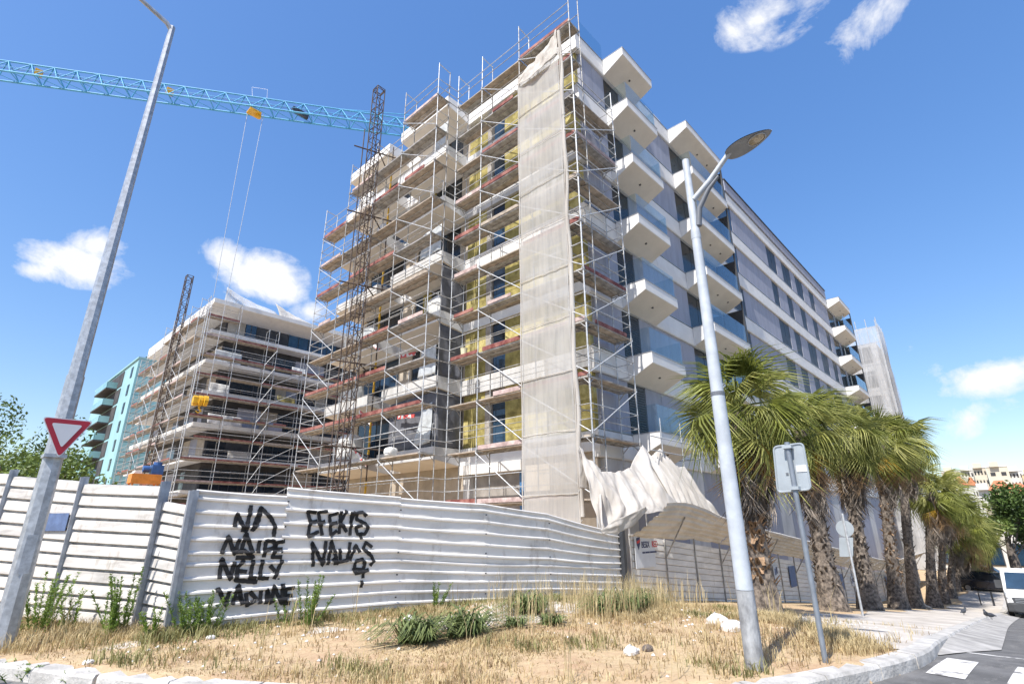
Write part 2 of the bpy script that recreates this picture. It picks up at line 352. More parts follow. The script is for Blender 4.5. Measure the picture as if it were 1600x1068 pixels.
def ground_material():
    m, N, L, P = nodes_of('dry_ground')
    geo = N.new('ShaderNodeNewGeometry')
    def noise(s, d=6, r=.6):
        n = N.new('ShaderNodeTexNoise'); n.inputs['Scale'].default_value = s; n.inputs['Detail'].default_value = d; n.inputs['Roughness'].default_value = r; L.new(geo.outputs['Position'], n.inputs['Vector']); return n.outputs['Fac']
    def rng(v, a, b):
        n = N.new('ShaderNodeMapRange'); n.inputs['From Min'].default_value = a; n.inputs['From Max'].default_value = b; L.new(v, n.inputs['Value']); return n.outputs[0]
    def mix(f, a, b):
        n = N.new('ShaderNodeMix'); n.data_type = 'RGBA'; L.new(f, n.inputs['Factor'])
        for i, c in ((6, a), (7, b)):
            if isinstance(c, tuple): n.inputs[i].default_value = c+(1,)
            else: L.new(c, n.inputs[i])
        return n.outputs[2]
    c = mix(rng(noise(.9), .35, .65), (.44, .295, .185), (.50, .38, .23))
    c = mix(rng(noise(5, 8, .7), .45, .75), c, (.56, .45, .27))
    c = mix(rng(noise(14, 5, .7), .55, .72), c, (.30, .20, .11))
    c = mix(rng(noise(45, 3, .8), .60, .75), c, (.60, .52, .40))
    # pale limestone rubble spilled along the hoarding
    tot = None
    for (x, y), r in (((6.6, 7.3), 1.1), ((8.6, 7.6), 1.6), ((7.6, 7.0), 1.2), ((10.4, 7.3), 1.1), ((9.7, 5.4), .55), ((10.6, 4.9), .6), ((12.6, 6.6), 1.0), ((2.2, 9.1), .35), ((4.6, 8.2), .4), ((11.3, 3.4), .5)):
        d = N.new('ShaderNodeVectorMath'); d.operation = 'DISTANCE'; L.new(geo.outputs['Position'], d.inputs[0]); d.inputs[1].default_value = (x, y, Gx(x))
        q = N.new('ShaderNodeMapRange'); q.inputs['From Min'].default_value = r*1.25; q.inputs['From Max'].default_value = 0; L.new(d.outputs['Value'], q.inputs['Value'])
        if tot is None: tot = q.outputs[0]
        else:
            mm = N.new('ShaderNodeMath'); mm.operation = 'MAXIMUM'; L.new(tot, mm.inputs[0]); L.new(q.outputs[0], mm.inputs[1]); tot = mm.outputs[0]
    ad = N.new('ShaderNodeMath'); ad.operation = 'MULTIPLY_ADD'; L.new(noise(3.2, 8, .72), ad.inputs[0]); ad.inputs[1].default_value = 1.5; L.new(tot, ad.inputs[2])
    c = mix(rng(ad.outputs[0], 1.12, 1.34), c, (.62, .56, .49))
    L.new(c, P.inputs['Base Color']); P.inputs['Roughness'].default_value = .95; P.inputs['Specular IOR Level'].default_value = .2
    b = N.new('ShaderNodeBump'); b.inputs['Strength'].default_value = .9; b.inputs['Distance'].default_value = .03; L.new(noise(16, 8, .75), b.inputs['Height']); L.new(b.outputs[0], P.inputs['Normal'])
    return m
gmat = ground_material()
g = bpy.data.objects.new('ground', fastmesh('ground', V, F, gmat)); link(g); g['kind'] = 'structure'
g.data.polygons.foreach_set('use_smooth', [True]*len(g.data.polygons))
# road
asphalt = mat('asphalt', (.135, .132, .13), .9, var=.3, scale=1.6, bump=.6, bscale=120, detail=12, dirt=((.24, .23, .215), .55, (.5, 1.6, 1), 3.0))
rx = axis([(-60, -12, 12), (-12, 6, 2), (6, 50, 1), (50, 120, 10)]); ry = [-60, -30, -12, -6, -3, -1, 0, 1, 2, 3.5, 6, 9, 12, 16]
V = [(x, y, Gx(x)-.13) for y in ry for x in rx]; F = []
for j in range(len(ry)-1):
    for i in range(len(rx)-1): a = j*len(rx)+i; F.append((a, a+1, a+len(rx)+1, a+len(rx)))
r = bpy.data.objects.new('road', fastmesh('road', V, F, asphalt)); link(r); r['kind'] = 'structure'
def strip(pts_a, pts_b, dz):
    mb = MB()
    for a, b in zip(pts_a, pts_b): mb.v += [(a[0], a[1], Gx(a[0])+dz), (b[0], b[1], Gx(b[0])+dz)]
    for i in range(len(pts_a)-1): mb.f.append((2*i, 2*i+2, 2*i+3, 2*i+1))
    return mb
road_paint = mat('road_paint', (.26, .25, .24), .8, var=.25, scale=4.5, thresh=(.36, .44), detail=12, col2=(.60, .585, .56), bump=.2, bscale=90)
mk = struct('crossing_marking', MB(), road_paint)
for k in range(6):
    y0 = 1.30-.70*k
    n = 8; A = [(8.35+1.5*i/n, y0-.05*i/n) for i in range(n+1)]; B = [(8.30+1.5*i/n, y0-.36-.02*i/n) for i in range(n+1)]
    part('stripe', strip(A, B, -.126), road_paint, mk)
A = [(10.95, 1.15-.5*i) for i in range(10)]; B = [(11.12, 1.15-.5*i) for i in range(10)]
part('stripe', strip(A, B, -.126), road_paint, mk)
# paving of small limestone setts beside the palms
pave = mat('limestone_paving', (.50, .45, .395), .9, var=.25, scale=1.1, bump=.7, bscale=55, detail=10, col2=(.58, .535, .48))
n = 120; A = []; B = []
for i in range(n+1):
    x = 8.9+52*i/n; 
    yk = kerb_y(x)+.22
    A.append((x, max(yk+.02, pave_top(x)+.16*(vnoise(x*1.7, 0, 9)-.5)))); B.append((x, yk))
mbp = MB(); NV = 10
for (ax, ay), (bx_, by) in zip(A, B):
    for k in range(NV+1):
        t = k/NV; yy = by+(ay-by)*t; mbp.v.append((ax, yy, ground_z(ax, yy)+.012))
for i in range(n):
    for k in range(NV): a = i*(NV+1)+k; mbp.f.append((a, a+NV+1, a+NV+2, a+1))
struct('pavement', mbp, pave, smooth=True)
# kerb of separate stones
kerb_stone = mat('kerb_stone', (.46, .44, .41), .85, var=.28, scale=3.5, bump=.6, bscale=30, col2=(.54, .52, .49))
kerb = struct('kerb', MB(), kerb_stone)
KR = resample(KS, .12); i = 0; L_ = 0
acc = [0]
for a, b in zip(KR[:-1], KR[1:]): acc.append(acc[-1]+(b-a).length)
def at_len(s):
    s = max(0, min(acc[-1]-1e-4, s)); j = np.searchsorted(acc, s, side='right')-1; a, b = KR[j], KR[j+1]; t = (s-acc[j])/(acc[j+1]-acc[j]); d = (b-a).normalized(); return a.lerp(b, t), Vector((-d.y, d.x))
s = .0; k = 0
while s < acc[-1]-1 and k < 90:
    ln = .98 if s < 40 else 1.9
    mb = MB(); m_ = 4; rnd = random.Random(k); tip = rnd.uniform(-.012, .012); off = rnd.uniform(-.012, .012)
    for q in range(m_+1):
        p, nn = at_len(s+.012+(ln-.030)*q/m_)
        z = Gx(p.x)+tip*(q/m_-.5); w = .24
        for o, h in ((-.012, -.30), (0.0, -.02), (.022, .012), (w-.02, .016), (w, -.004), (w, -.30)):
            c = p+nn*(o+off); mb.v.append((c.x, c.y, z+h))
    for q in range(m_):
        for e in range(5): a = q*6+e; mb.f.append((a, a+6, a+7, a+1))
    mb.f.append(tuple(range(6))); mb.f.append(tuple(m_*6+e for e in reversed(range(6))))
    part('kerb_stone', mb, kerb_stone, kerb); s += ln; k += 1
gut = mat('gutter_concrete', (.34, .325, .305), .85, var=.3, scale=2.2)
A = []; B = []; C = []
mbg = MB()
for i in range(61):
    x = 10.0+36*i/60; yk = kerb_y(x)
    e = min(1, i/4)
    mbg.v += [(x, yk+.01, Gx(x)-.015-.10*(1-e)), (x, yk-.62*e-.02, Gx(x)-.118)]
for i in range(60): mbg.f.append((2*i, 2*i+1, 2*i+3, 2*i+2))
struct('gutter', mbg, gut)

# ================================================================ hoardings
def rib_profile(pitch, depth, n, z0, z1):
    """breakpoints (fraction of height, outward offset) of a ribbed sheet"""
    out = []; H = z1-z0
    for k in range(n):
        c = (k+.5)/n; w = .048/H*1.0
        out += [(c-w*.75, 0), (c-w*.28, depth), (c+w*.28, depth), (c+w*.75, 0)]
    return [(0, 0)]+out+[(1, 0)]
def prof_at(pr, v):
    for (a, oa), (b, ob) in zip(pr[:-1], pr[1:]):
        if a <= v <= b: return oa+(ob-oa)*((v-a)/(b-a) if b > a else 0)
    return 0
def sheet(bl, br, tl, tr, nrib, depth=.038, nu=14, dent=.012, seed=0, out=None, warp=None):
    """ribbed metal sheet between four corners; out = outward normal"""
    bl, br, tl, tr = (Vector(p) for p in (bl, br, tl, tr)); out = Vector(out).normalized()
    pr = rib_profile(0, depth, nrib, bl.z if abs(tl.z-bl.z) > .2 else 0, tl.z if abs(tl.z-bl.z) > .2 else (tl-bl).length)
    mb = MB()
    for j, (v, o) in enumerate(pr):
        for i in range(nu+1):
            u = i/nu; p = bl.lerp(br, u).lerp(tl.lerp(tr, u), v)
            d = o + dent*(vnoise(u*5+seed*3.1, v*4, seed)-.5)*2 + dent*.5*(vnoise(u*13, v*9, seed+4)-.5)
            p = p+out*d
            if warp: p = p+warp(u, v)
            mb.v.append(tuple(p))
    W = nu+1
    for j in range(len(pr)-1):
        for i in range(nu): a = j*W+i; mb.f.append((a, a+1, a+W+1, a+W))
    return mb
P1, P2, P3 = (2.88, 9.64), (8.40, 8.72), (13.30, 8.40)
def uv_on(p, q, u): d = Vector((q[0]-p[0], q[1]-p[1])).normalized(); return p[0]+d.x*u, p[1]+d.y*u
oA = Vector((P2[1]-P1[1], -(P2[0]-P1[0]), 0)).normalized(); oB = Vector((P3[1]-P2[1], -(P3[0]-P2[0]), 0)).normalized()
front = thing('site_hoarding', 'long white ribbed metal site hoarding covered in black graffiti, facing the camera', 'fence', (8.4, 8.72, -1.5))
# plan segment, u0, u1, top z left/right, seam z left/right, bottom z left/right
ROWS = [(P1, P2, 0.0, 1.42, .52, .45, -.47, -.49, -1.47, -1.45, oA), (P1, P2, 1.42, 3.56, .60, .49, -.49, -.56, -1.45, -1.47, oA), (P1, P2, 3.56, 5.60, .47, .39, -.56, -.74, -1.47, -1.56, oA),
        (P2, P3, 0.0, 2.0, .39, .20, -.74, -.86, -1.56, -1.68, oB), (P2, P3, 2.0, 4.93, .20, -.28, -.86, -1.08, -1.68, -1.95, oB)]
for i, (p, q, u0, u1, tl, tr, ml, mr, bl, br, out) in enumerate(ROWS):
    a = uv_on(p, q, u0); b = uv_on(p, q, u1)
    sag = lambda u, v, i=i: Vector((0, 0, -.03*math.sin(math.pi*u)*(1 if i == 4 else .3)))
    part('sheet', sheet((*a, bl), (*b, br), (*a, ml), (*b, mr), 5, seed=i, out=out, dent=.008), hoarding_white, front)
    a2 = Vector((*a, 0))+out*.012; b2 = Vector((*b, 0))+out*.012
    if i: a2 -= Vector((q[0]-p[0], q[1]-p[1], 0)).normalized()*.03
    part('sheet', sheet((a2.x, a2.y, ml-.03), (b2.x, b2.y, mr-.03), (a2.x, a2.y, tl), (b2.x, b2.y, tr), 5, seed=i+10, out=out, dent=.009, warp=sag), hoarding_white, front)
    # folded top edge and seam screws
    n = 8
    part('top_edge', MB().tube([(a2.x+(b2.x-a2.x)*k/n, a2.y+(b2.y-a2.y)*k/n, tl+(tr-tl)*k/n+.01-.03*math.sin(math.pi*k/n)*(1 if i == 4 else .3)) for k in range(n+1)], .028, 6), hoarding_white, front)
    for k in range(5):
        z = bl+(tl-bl)*(k+.5)/5; c = Vector((*a, z))+out*.06
        part('screw', MB().box((c.x-.012, c.y-.012, z-.012), (c.x+.012, c.y+.012, z+.012)), dark_metal, front)
# graffiti: spray strokes laid on the ribs (crop coordinates of the photo)
front_pr = rib_profile(0, .038, 10, 0, 2.0)
def stroke_ribbon(pts, w):
    out = MB(); P = []
    pts = [(300+x/4.109, 740+y/4.109) for x, y in pts]
    dense = []
    for a, b in zip(pts[:-1], pts[1:]):
        n = max(2, int(math.hypot(b[0]-a[0], b[1]-a[1])/1.2)); dense += [(a[0]+(b[0]-a[0])*i/n, a[1]+(b[1]-a[1])*i/n) for i in range(n)]
    dense.append(pts[-1]); Q = [online(x, y, P1, P2) for x, y in dense]
    ud = Vector((P2[0]-P1[0], P2[1]-P1[1], 0)).normalized()
    uz = [((p-Vector((*P1, 0))).dot(ud), p.z) for p in Q]
    def surf(u, z):
        # nearest sheet row: put the paint 4 mm proud of the ribs
        for (p, q, u0, u1, tl, tr, ml, mr, bl, br, o) in ROWS[:3]:
            if u0 <= u <= u1 or (u1 == 5.6 and u > u1):
                t = (u-u0)/(u1-u0); top = tl+(tr-tl)*t; mid = ml+(mr-ml)*t; bot = bl+(br-bl)*t
                if z > mid-.03: v = (z-mid+.03)/(top-mid+.03); base = .012; H = tl-ml+.03
                else: v = (z-bot)/(mid-bot); base = 0; H = ml-bl
                d = prof_at(rib_profile(0, .038, 5, 0, H), max(0, min(1, v)))+base
                return Vector((P1[0]+ud.x*u, P1[1]+ud.y*u, z))+oA*(d+.020)
        return Vector((P1[0]+ud.x*u, P1[1]+ud.y*u, z))+oA*.06
    n = len(uz)
    for i, (u, z) in enumerate(uz):
        a = uz[max(0, i-1)]; b = uz[min(n-1, i+1)]; t = Vector((b[0]-a[0], b[1]-a[1]))
        t = t.normalized() if t.length > 1e-6 else Vector((1, 0)); nn = Vector((-t.y, t.x))
        ww = w*(.85+.3*vnoise(i*.35, w*90, 2))
        for k in (-1, -.33, .33, 1): q = nn*(k*ww); out.v.append(tuple(surf(u+q.x, z+q.y)))
    for i in range(n-1):
        for k in range(3): a = i*4+k; out.f.append((a, a+1, a+5, a+4))
    return out
WORDS = [
 ('spray lettering NID', [[(268,340),(287,258),(345,370),(378,200)],[(382,368),(440,215),(505,285),(528,330),(522,402)],[(275,262),(300,262)],[(440,212),(425,300),(390,362)],[(330,330),(322,372)]]),
 ('spray lettering NAIPE', [[(185,512),(232,400),(270,512),(302,415)],[(308,512),(345,380),(388,508)],[(282,500),(330,488),(392,536),(278,536)],[(418,508),(432,425)],[(458,534),(472,430),(520,430),(532,468),(472,490)],[(594,430),(542,440),(515,532),(576,532)],[(525,482),(578,480)]]),
 ('spray lettering NELLY', [[(172,672),(190,542),(243,672),(272,560)],[(335,548),(292,598),(280,682),(418,692)],[(298,622),(352,626)],[(392,548),(370,668),(412,668)],[(452,548),(430,668),(492,668)],[(498,585),(532,622)],[(578,548),(524,674)]]),
 ('spray lettering NADINE', [[(148,748),(170,738),(216,842),(238,748)],[(254,838),(297,712),(322,838)],[(268,798),(322,792)],[(346,760),(350,842),(412,800),(368,752)],[(432,834),(442,748)],[(472,834),(482,742),(505,834)],[(512,828),(522,718),(572,828),(582,702)],[(655,728),(602,736),(590,828),(628,826)],[(600,782),(644,776)]]),
 ('spray lettering of a tag, upper line', [[(795,248),(738,240),(755,300),(742,402),(812,368)],[(748,312),(802,300)],[(866,240),(808,246),(832,394)],[(800,322),(852,302)],[(935,250),(880,268),(888,394),(928,362)],[(885,322),(930,310)],[(940,385),(952,238)],[(990,232),(950,312),(990,372)],[(1010,394),(1022,242)],[(1045,240),(1015,310)],[(1116,272),(1090,245),(1055,250),(1052,290),(1110,318),(1126,350),(1105,385),(1058,385),(1046,340),(1088,330)],[(1075,380),(1079,418)]]),
 ('spray lettering of a tag, lower line', [[(775,594),(768,438),(836,584),(857,428)],[(868,584),(892,428),(932,574),(900,540)],[(905,574),(992,552),(1012,436)],[(942,478),(952,562)],[(1008,556),(1046,456),(1072,502)],[(1153,470),(1112,438),(1094,480),(1148,525),(1162,560),(1140,588)],[(1040,606),(1046,560),(1090,545),(1108,580),(1094,612),(1032,610),(1050,638),(1132,612)],[(1096,612),(1095,668)],[(1086,682),(1083,728)]]),
]
for lab, strokes in WORDS:
    mb = MB()
    for st in strokes:
        r_ = stroke_ribbon(st, .034 if 'tag' not in lab else .032); b0 = len(mb.v); mb.v += r_.v; mb.f += [tuple(b0+i for i in f) for f in r_.f]
    part('graffiti', mb, spray, front, label=lab)
# ---- left run of the hoarding: separate boards between leaning steel posts
LP = [(2.88, 9.64), (2.70, 10.55), (1.86, 12.38), (1.02, 14.22), (.18, 16.06), (-.66, 17.9), (-1.5, 19.74)]
LT = [.50, .66, .80, 1.0, 1.15, 1.3, 1.45]; LB = [-1.5, -1.5, -1.47, -1.44, -1.4, -1.4, -1.4]
left = thing('board_fence', 'sunlit white board fence with steel posts running back behind the tall lamp post', 'fence', (2.7, 10.55, -1.5))
for i in range(len(LP)-1):
    a, b = Vector(LP[i]), Vector(LP[i+1]); d = (b-a).normalized(); o = Vector((-d.y, d.x)); 
    if o.x > 0: o = -o
    nb = 11
    mbk = MB(); q0 = a+d*.01; q1 = b-d*.01
    for p_, zb_, zt__ in ((q0, LB[i], LT[i]-.02-(.18 if i == 0 else 0)), (q1, LB[i+1], LT[i+1]-.06-(.2 if i == 0 else 0))): mbk.v += [(p_.x+o.x*.004, p_.y+o.y*.004, zb_), (p_.x+o.x*.004, p_.y+o.y*.004, zt__), (p_.x-o.x*.008, p_.y-o.y*.008, zb_), (p_.x-o.x*.008, p_.y-o.y*.008, zt__)]
    mbk.f = [(0, 1, 5, 4), (2, 6, 7, 3), (0, 4, 6, 2), (1, 3, 7, 5), (0, 2, 3, 1), (4, 5, 7, 6)]; part('backing_sheet', mbk, galv_dirty, left)
    for k in range(nb):
        f0 = k/nb; f1 = (k+1)/nb-.013
        za0 = LB[i]+(LT[i]-LB[i])*f0 - (0.18 if i == 0 else 0)*f0; za1 = LB[i]+(LT[i]-LB[i])*f1 - (0.18 if i == 0 else 0)*f1
        zb0 = LB[i+1]+(LT[i+1]-LB[i+1])*f0 - (0.24 if i == 0 else .04)*f0; zb1 = LB[i+1]+(LT[i+1]-LB[i+1])*f1 - (0.24 if i == 0 else .04)*f1
        mb = MB(); th = .028; tilt = .02
        for (p, z0, z1) in ((a+d*.02, za0, za1), (b-d*.02, zb0, zb1)):
            j = random.uniform(-.004, .004)
            for off, z in ((tilt+j, z0), (tilt+th+.016, z0+.02), (tilt+th, z1-.01), (tilt-.006, z1)): q = p+o*off; mb.v.append((q.x, q.y, z))
        mb.f = [(0, 1, 5, 4), (1, 2, 6, 5), (2, 3, 7, 6), (3, 0, 4, 7), (0, 3, 2, 1), (4, 5, 6, 7)]
        part('board', mb, hoarding_old, left)
post_steel = mat('post_steel', (.33, .35, .385), .5, .5, var=.2, scale=6)
for i, (p, t, b) in enumerate(zip(LP, LT, LB)):
    w = .075 if i < 2 else .06
    mb = MB(); mb.box((p[0]-w*.35-.03, p[1]-w, b-.15), (p[0]-w*.35+.05, p[1]+w*.2, t+(.06 if i else .04))); mb.box((p[0]-w-.04, p[1]-w-.02, b-.15), (p[0]-w*.35-.031, p[1]-w*.2, t+(.05 if i else .03)))
    part('post', mb, post_steel, left)
c = online(88, 816, LP[2], LP[3]); d = (Vector(LP[3])-Vector(LP[2])).normalized(); o = Vector((-abs(d.y), d.x*1.0, 0))
sign_blue = mat('blue_sign', (.10, .15, .28), .6, var=.2, scale=6)
mb = MB()
for uu in (-.42, .42):
    for off in (.085, .095):
        for zz in (-.14, .16): q = Vector((c.x, c.y, c.z))+Vector((d.x*uu, d.y*uu, zz))+Vector((-.9*off, -.4*off, 0)); mb.v.append(tuple(q))
mb.f = [(0, 1, 3, 2), (4, 6, 7, 5), (0, 4, 5, 1), (2, 3, 7, 6), (0, 2, 6, 4), (1, 5, 7, 3)]
part('notice', mb, sign_blue, left, label='faded blue notice on the boards')
# ---- street run under the leaning protective fan
hoarding_street = mat('hoarding_street', (.72, .69, .645), .6, var=.14, scale=2.6, stretch=(.35, .35, 2.5), bump=.05, dirt=((.34, .29, .24), .57, (1.5, 1.5, .5), 2.5))  # base colour lightened to make up for the canopy and palm shade
street = thing('street_hoarding', 'long shaded white hoarding under a leaning protective canopy, behind the palm row', 'fence', (13.5, 8.35, -1.95))
YF = 8.35; NB = 24
px_ = [13.62+1.98*k for k in range(NB+1)]
for k in range(NB):
    x0, x1 = px_[k], px_[k+1]; g0, g1 = Gx(x0), Gx(x1); st = (g0+g1)/2
    t0 = g0+1.88; t1 = g1+1.88
    if k < 12:
        nb = 10
        for r_ in range(nb):
            f0, f1 = r_/nb, (r_+1)/nb-.006
            a0, a1 = g0+1.8*f0-.1, g0+1.8*f1-.1; b0, b1 = g1+1.8*f0-.1, g1+1.8*f1-.1
            mb = MB(); mb.v = [(x0+.03, YF, a0), (x0+.03, YF-.035, a0+.02), (x0+.03, YF-.028, a1), (x0+.03, YF, a1), (x1-.03, YF, b0), (x1-.03, YF-.035, b0+.02), (x1-.03, YF-.028, b1), (x1-.03, YF, b1)]
            mb.f = [(0, 1, 5, 4), (1, 2, 6, 5), (2, 3, 7, 6), (3, 0, 4, 7), (0, 3, 2, 1), (4, 5, 6, 7)]
            part('board', mb, hoarding_street, street)
    else:
        part('sheet', sheet((x0, YF, g0-.1), (x1, YF, g1-.1), (x0, YF, t0-.1), (x1, YF, t1-.1), 9, depth=.03, nu=3, seed=k, out=(0, -1, 0)), hoarding_old, street)
    bx('post', (x0-.02, YF-.075, g0-.2), (x0+.02, YF-.04, t0+.02), galv_dirty, street)
    # canopy sheet leaning out over the pavement, ribs along the street
    if k >= 1:
        lift = 0.0 if k > 3 else (.08*(3-k))
        i0, i1 = Vector((x0, YF-.02, t0-.02)), Vector((x1, YF-.02, t1-.02))
        e0, e1 = Vector((x0, YF-.95, t0+.62+lift)), Vector((x1, YF-.95, t1+.62+max(0, lift-.08)))
        part('canopy_sheet', sheet(i0, i1, e0, e1, 6, depth=.03, nu=8, dent=.03, seed=k+40, out=(0, -.55, -.83)), hoarding_bounce, street)
        part('canopy_edge', MB().tube([e0, e0.lerp(e1, .5)+Vector((0, 0, -.01)), e1], .03, 6), hoarding_white, street)
    if k % 2 == 1: rod('strut', (x0, YF-.06, t0-.7), (x0, YF-.80, t0+.45), .022, galv_dirty, street)
bx('post', (13.20, 8.26, -2.05), (13.33, 8.40, -.12), dark_metal, street)
# the nearest canopy sheet, buckled upwards
bk = sheet((13.55, 8.30, -.33), (17.2, 8.25, -.50), (14.2, 7.35, .52), (17.6, 7.30, .30), 7, depth=.03, nu=16, dent=.05, seed=77, out=(0, -.55, -.83), warp=lambda u, v: Vector((0, -.12*math.sin(math.pi*v), .16*math.sin(math.pi*u)*v-.10*u*v)))
part('canopy_sheet', bk, hoarding_bounce, street, label='buckled end sheet of the canopy')
# signs on the street run
sign_white = mat('sign_white', (.62, .63, .65), .5, var=.06); red_ink = mat('red_ink', (.55, .03, .03), .5); navy = mat('navy_ink', (.03, .035, .10), .5)
def text_mesh(txt, size, loc, rot, m, name, parent, ext=.002, align='LEFT', sx=1):
    cu = bpy.data.curves.new(name, 'FONT'); cu.body = txt; cu.size = size; cu.extrude = ext; cu.align_x = align; cu.offset = size*.018
    to = bpy.data.objects.new('tmp', cu); COL.objects.link(to); dg = bpy.context.evaluated_depsgraph_get(); me = bpy.data.meshes.new_from_object(to.evaluated_get(dg))
    bpy.data.objects.remove(to); me.materials.clear(); me.materials.append(m)
    o = bpy.data.objects.new(name, me); link(o, parent); o.location = Vector(loc)-(wpos(parent) if parent else Vector()); o.rotation_euler = rot; o.scale = (sx, 1, 1); return o
a = onY(992, 842, 8.26); b = onY(1022, 880, 8.26)
bx('sign_board', (a.x-.02, 8.265, b.z-.08), (b.x+.12, 8.280, a.z+.10), sign_white, street)
xm = a.x+.14; zm = (a.z+b.z)/2+.20
text_mesh('BESIX', .235, (xm+.19, 8.260, zm-.09), (math.pi/2, 0, 0), navy, 'lettering', street, sx=.78)
text_mesh('RED', .235, (xm+.78, 8.260, zm-.09), (math.pi/2, 0, 0), red_ink, 'lettering', street, sx=.78)
for dx0, dx1 in ((.22, .36), (.39, .62), (.65, 1.02)): bx('small_print', (xm+dx0, 8.258, zm-.245), (xm+dx1, 8.263, zm-.20), navy, street)
lg = MB(); lg.prism([(xm-.07, zm+.17), (xm+.13, zm+.20), (xm+.12, zm+.02), (xm+.03, zm-.14), (xm-.06, zm)], 1, 8.257, 8.263); part('emblem', lg, navy, street)
lg = MB(); lg.prism([(xm-.06, zm+.09), (xm+.13, zm+.13), (xm+.12, zm+.06), (xm-.05, zm+.02)], 1, 8.252, 8.256); part('emblem', lg, red_ink, street)
for (x0, x1, z0, z1) in ((20.55, 21.45, .62, 1.45), (26.5, 27.3, .62, 1.45), (34.4, 35.2, .62, 1.4), (46.3, 47.1, .7, 1.4)):
    g_ = Gx((x0+x1)/2); bx('notice', (x0, 8.262, g_+z0), (x1, 8.276, g_+z1), sign_blue, street)
for x0 in (24.6, 29.2, 31.3, 37.0, 42.2):
    g_ = Gx(x0)
    bx('notice', (x0, 8.266, g_+.85), (x0+.5, 8.280, g_+1.35), sign_white, street)
    bx('notice_print', (x0+.1, 8.260, g_+1.0), (x0+.24, 8.2645, g_+1.25), sign_blue, street); bx('notice_print', (x0+.28, 8.260, g_+1.05), (x0+.42, 8.2645, g_+1.3), navy, street)
# ================================================================ main apartment building
S = [22.13-3.15*k for k in range(7)]          # tops of the floor bands
YW, XW = 10.63, 16.0                          # faces of the street wall and of the side wall
bld = thing('apartment_building', 'large grey and white apartment block under construction, balconies on the street side', 'building', (XW, YW, -2.2))
part('core_wall', MB().box((16.12, 10.76, -8), (64.9, 27.9, 22.0)), render_grey, bld)
part('roof_slab', MB().box((16.1, 10.9, 22.0), (64.8, 27.8, 22.06)), concrete, bld)
# white floor bands on the street side, proud of the panels
for k, s in enumerate(S):
    lo = s-1.0
    mb = MB(); mb.prism([(10.76, s), (10.60, s), (10.545, s-.05), (10.545, s-.52), (10.515, s-.56), (10.515, lo+.05), (10.545, lo), (10.76, lo)], 0, 15.75, 64.75)
    part('floor_band', mb, white_paint, bld)
    part('band_coping', MB().box((15.73, 10.53, s+.002), (64.77, 10.6, s+.03)), coping, bld)
    # side wall band
    if k == 0: part('floor_band', MB().prism([(15.72, s), (16.12, s), (16.12, s-1.0), (15.72, s-1.0)], 1, 10.762, 27.9), white_paint, bld)
    else: part('floor_band', MB().prism([(15.76, s-.06), (16.12, s-.06), (16.12, s-.78), (15.76, s-.78)], 1, 10.762, 27.9), render_grey if k in (2, 5) else white_paint, bld)
# attic strip of grey panels above the far part
for i in range(13): part('attic_panel', MB().box((33.3+2.02*i, 10.46, 22.17), (33.3+2.02*i+1.995, 10.7, 23.02)), panel_gray, bld)
part('attic_coping', MB().box((33.25, 10.40, 23.03), (59.6, 10.75, 23.12)), dark_metal, bld)
part('roof_hatch', MB().box((23.2, 10.9, 22.06), (24.9, 12.5, 23.0)), white_paint, bld)
part('roof_balustrade', MB().box((16.05, 10.50, 22.17), (18.0, 10.52, 23.05)), balcony_glass, bld)
part('roof_balustrade', MB().box((16.03, 10.53, 22.17), (16.05, 13.5, 23.05)), balcony_glass, bld)
def street_window(x0, x1, z0, z1, louver=False, mull=1, gl=None):
    w = part('window', MB().box((x0+.001, 10.675, z0), (x1-.001, 10.76, z1)), frame_dark, bld)
    n = mull+1; e = .05; wd = (x1-x0-e)/n
    for i in range(n):
        a = x0+e+wd*i; b = x0+wd*(i+1)
        if louver and i == 0:
            nl = int((z1-z0-.1)/.105)
            for j in range(nl): z = z0+.05+.105*j; bx('louver_slat', (a, 10.632, z), (b, 10.674, z+.075), dark_metal, w)
        else: bx('pane', (a, 10.655, z0+.05), (b, 10.674, z1-.05), gl or glass_dark, w)
def gray_panels(x0, x1, z0, z1, n):
    w = (x1-x0)/n
    for i in range(n): bx('panel', (x0+w*i+.006, YW, z0), (x0+w*(i+1)-.006, 10.755, z1), panel_gray, bld)
shutter = mat('dark_shutter', (.032, .036, .045), .45, var=.25, scale=1.5, spec=.25)
ROWW = {0: [(41.3, 43.5, 1), (45.0, 47.3, 1), (48.7, 50.9, 1), (53.0, 54.6, 0)],
        1: [(41.2, 42.6, 0), (44.9, 46.3, 0), (48.5, 50.0, 0), (52.3, 53.8, 0), (56.8, 58.2, 0)],
        2: [(41.3, 43.7, 1), (45.0, 46.6, 0), (48.7, 51.2, 1), (52.8, 55.1, 1), (56.85, 58.5, 0)],
        3: [(41.3, 43.5, 1), (44.9, 46.8, 1), (48.5, 50.1, 0), (52.5, 53.9, 0), (55.7, 57.4, 0)],
        4: [(41.3, 43.6, 1), (45.0, 46.5, 0), (48.6, 50.8, 1), (52.6, 54.2, 0), (56.4, 58.0, 0)],
        5: [(41.2, 42.8, 0), (44.9, 46.4, 0), (48.6, 50.2, 0), (52.4, 54.0, 0), (56.5, 58.1, 0)]}
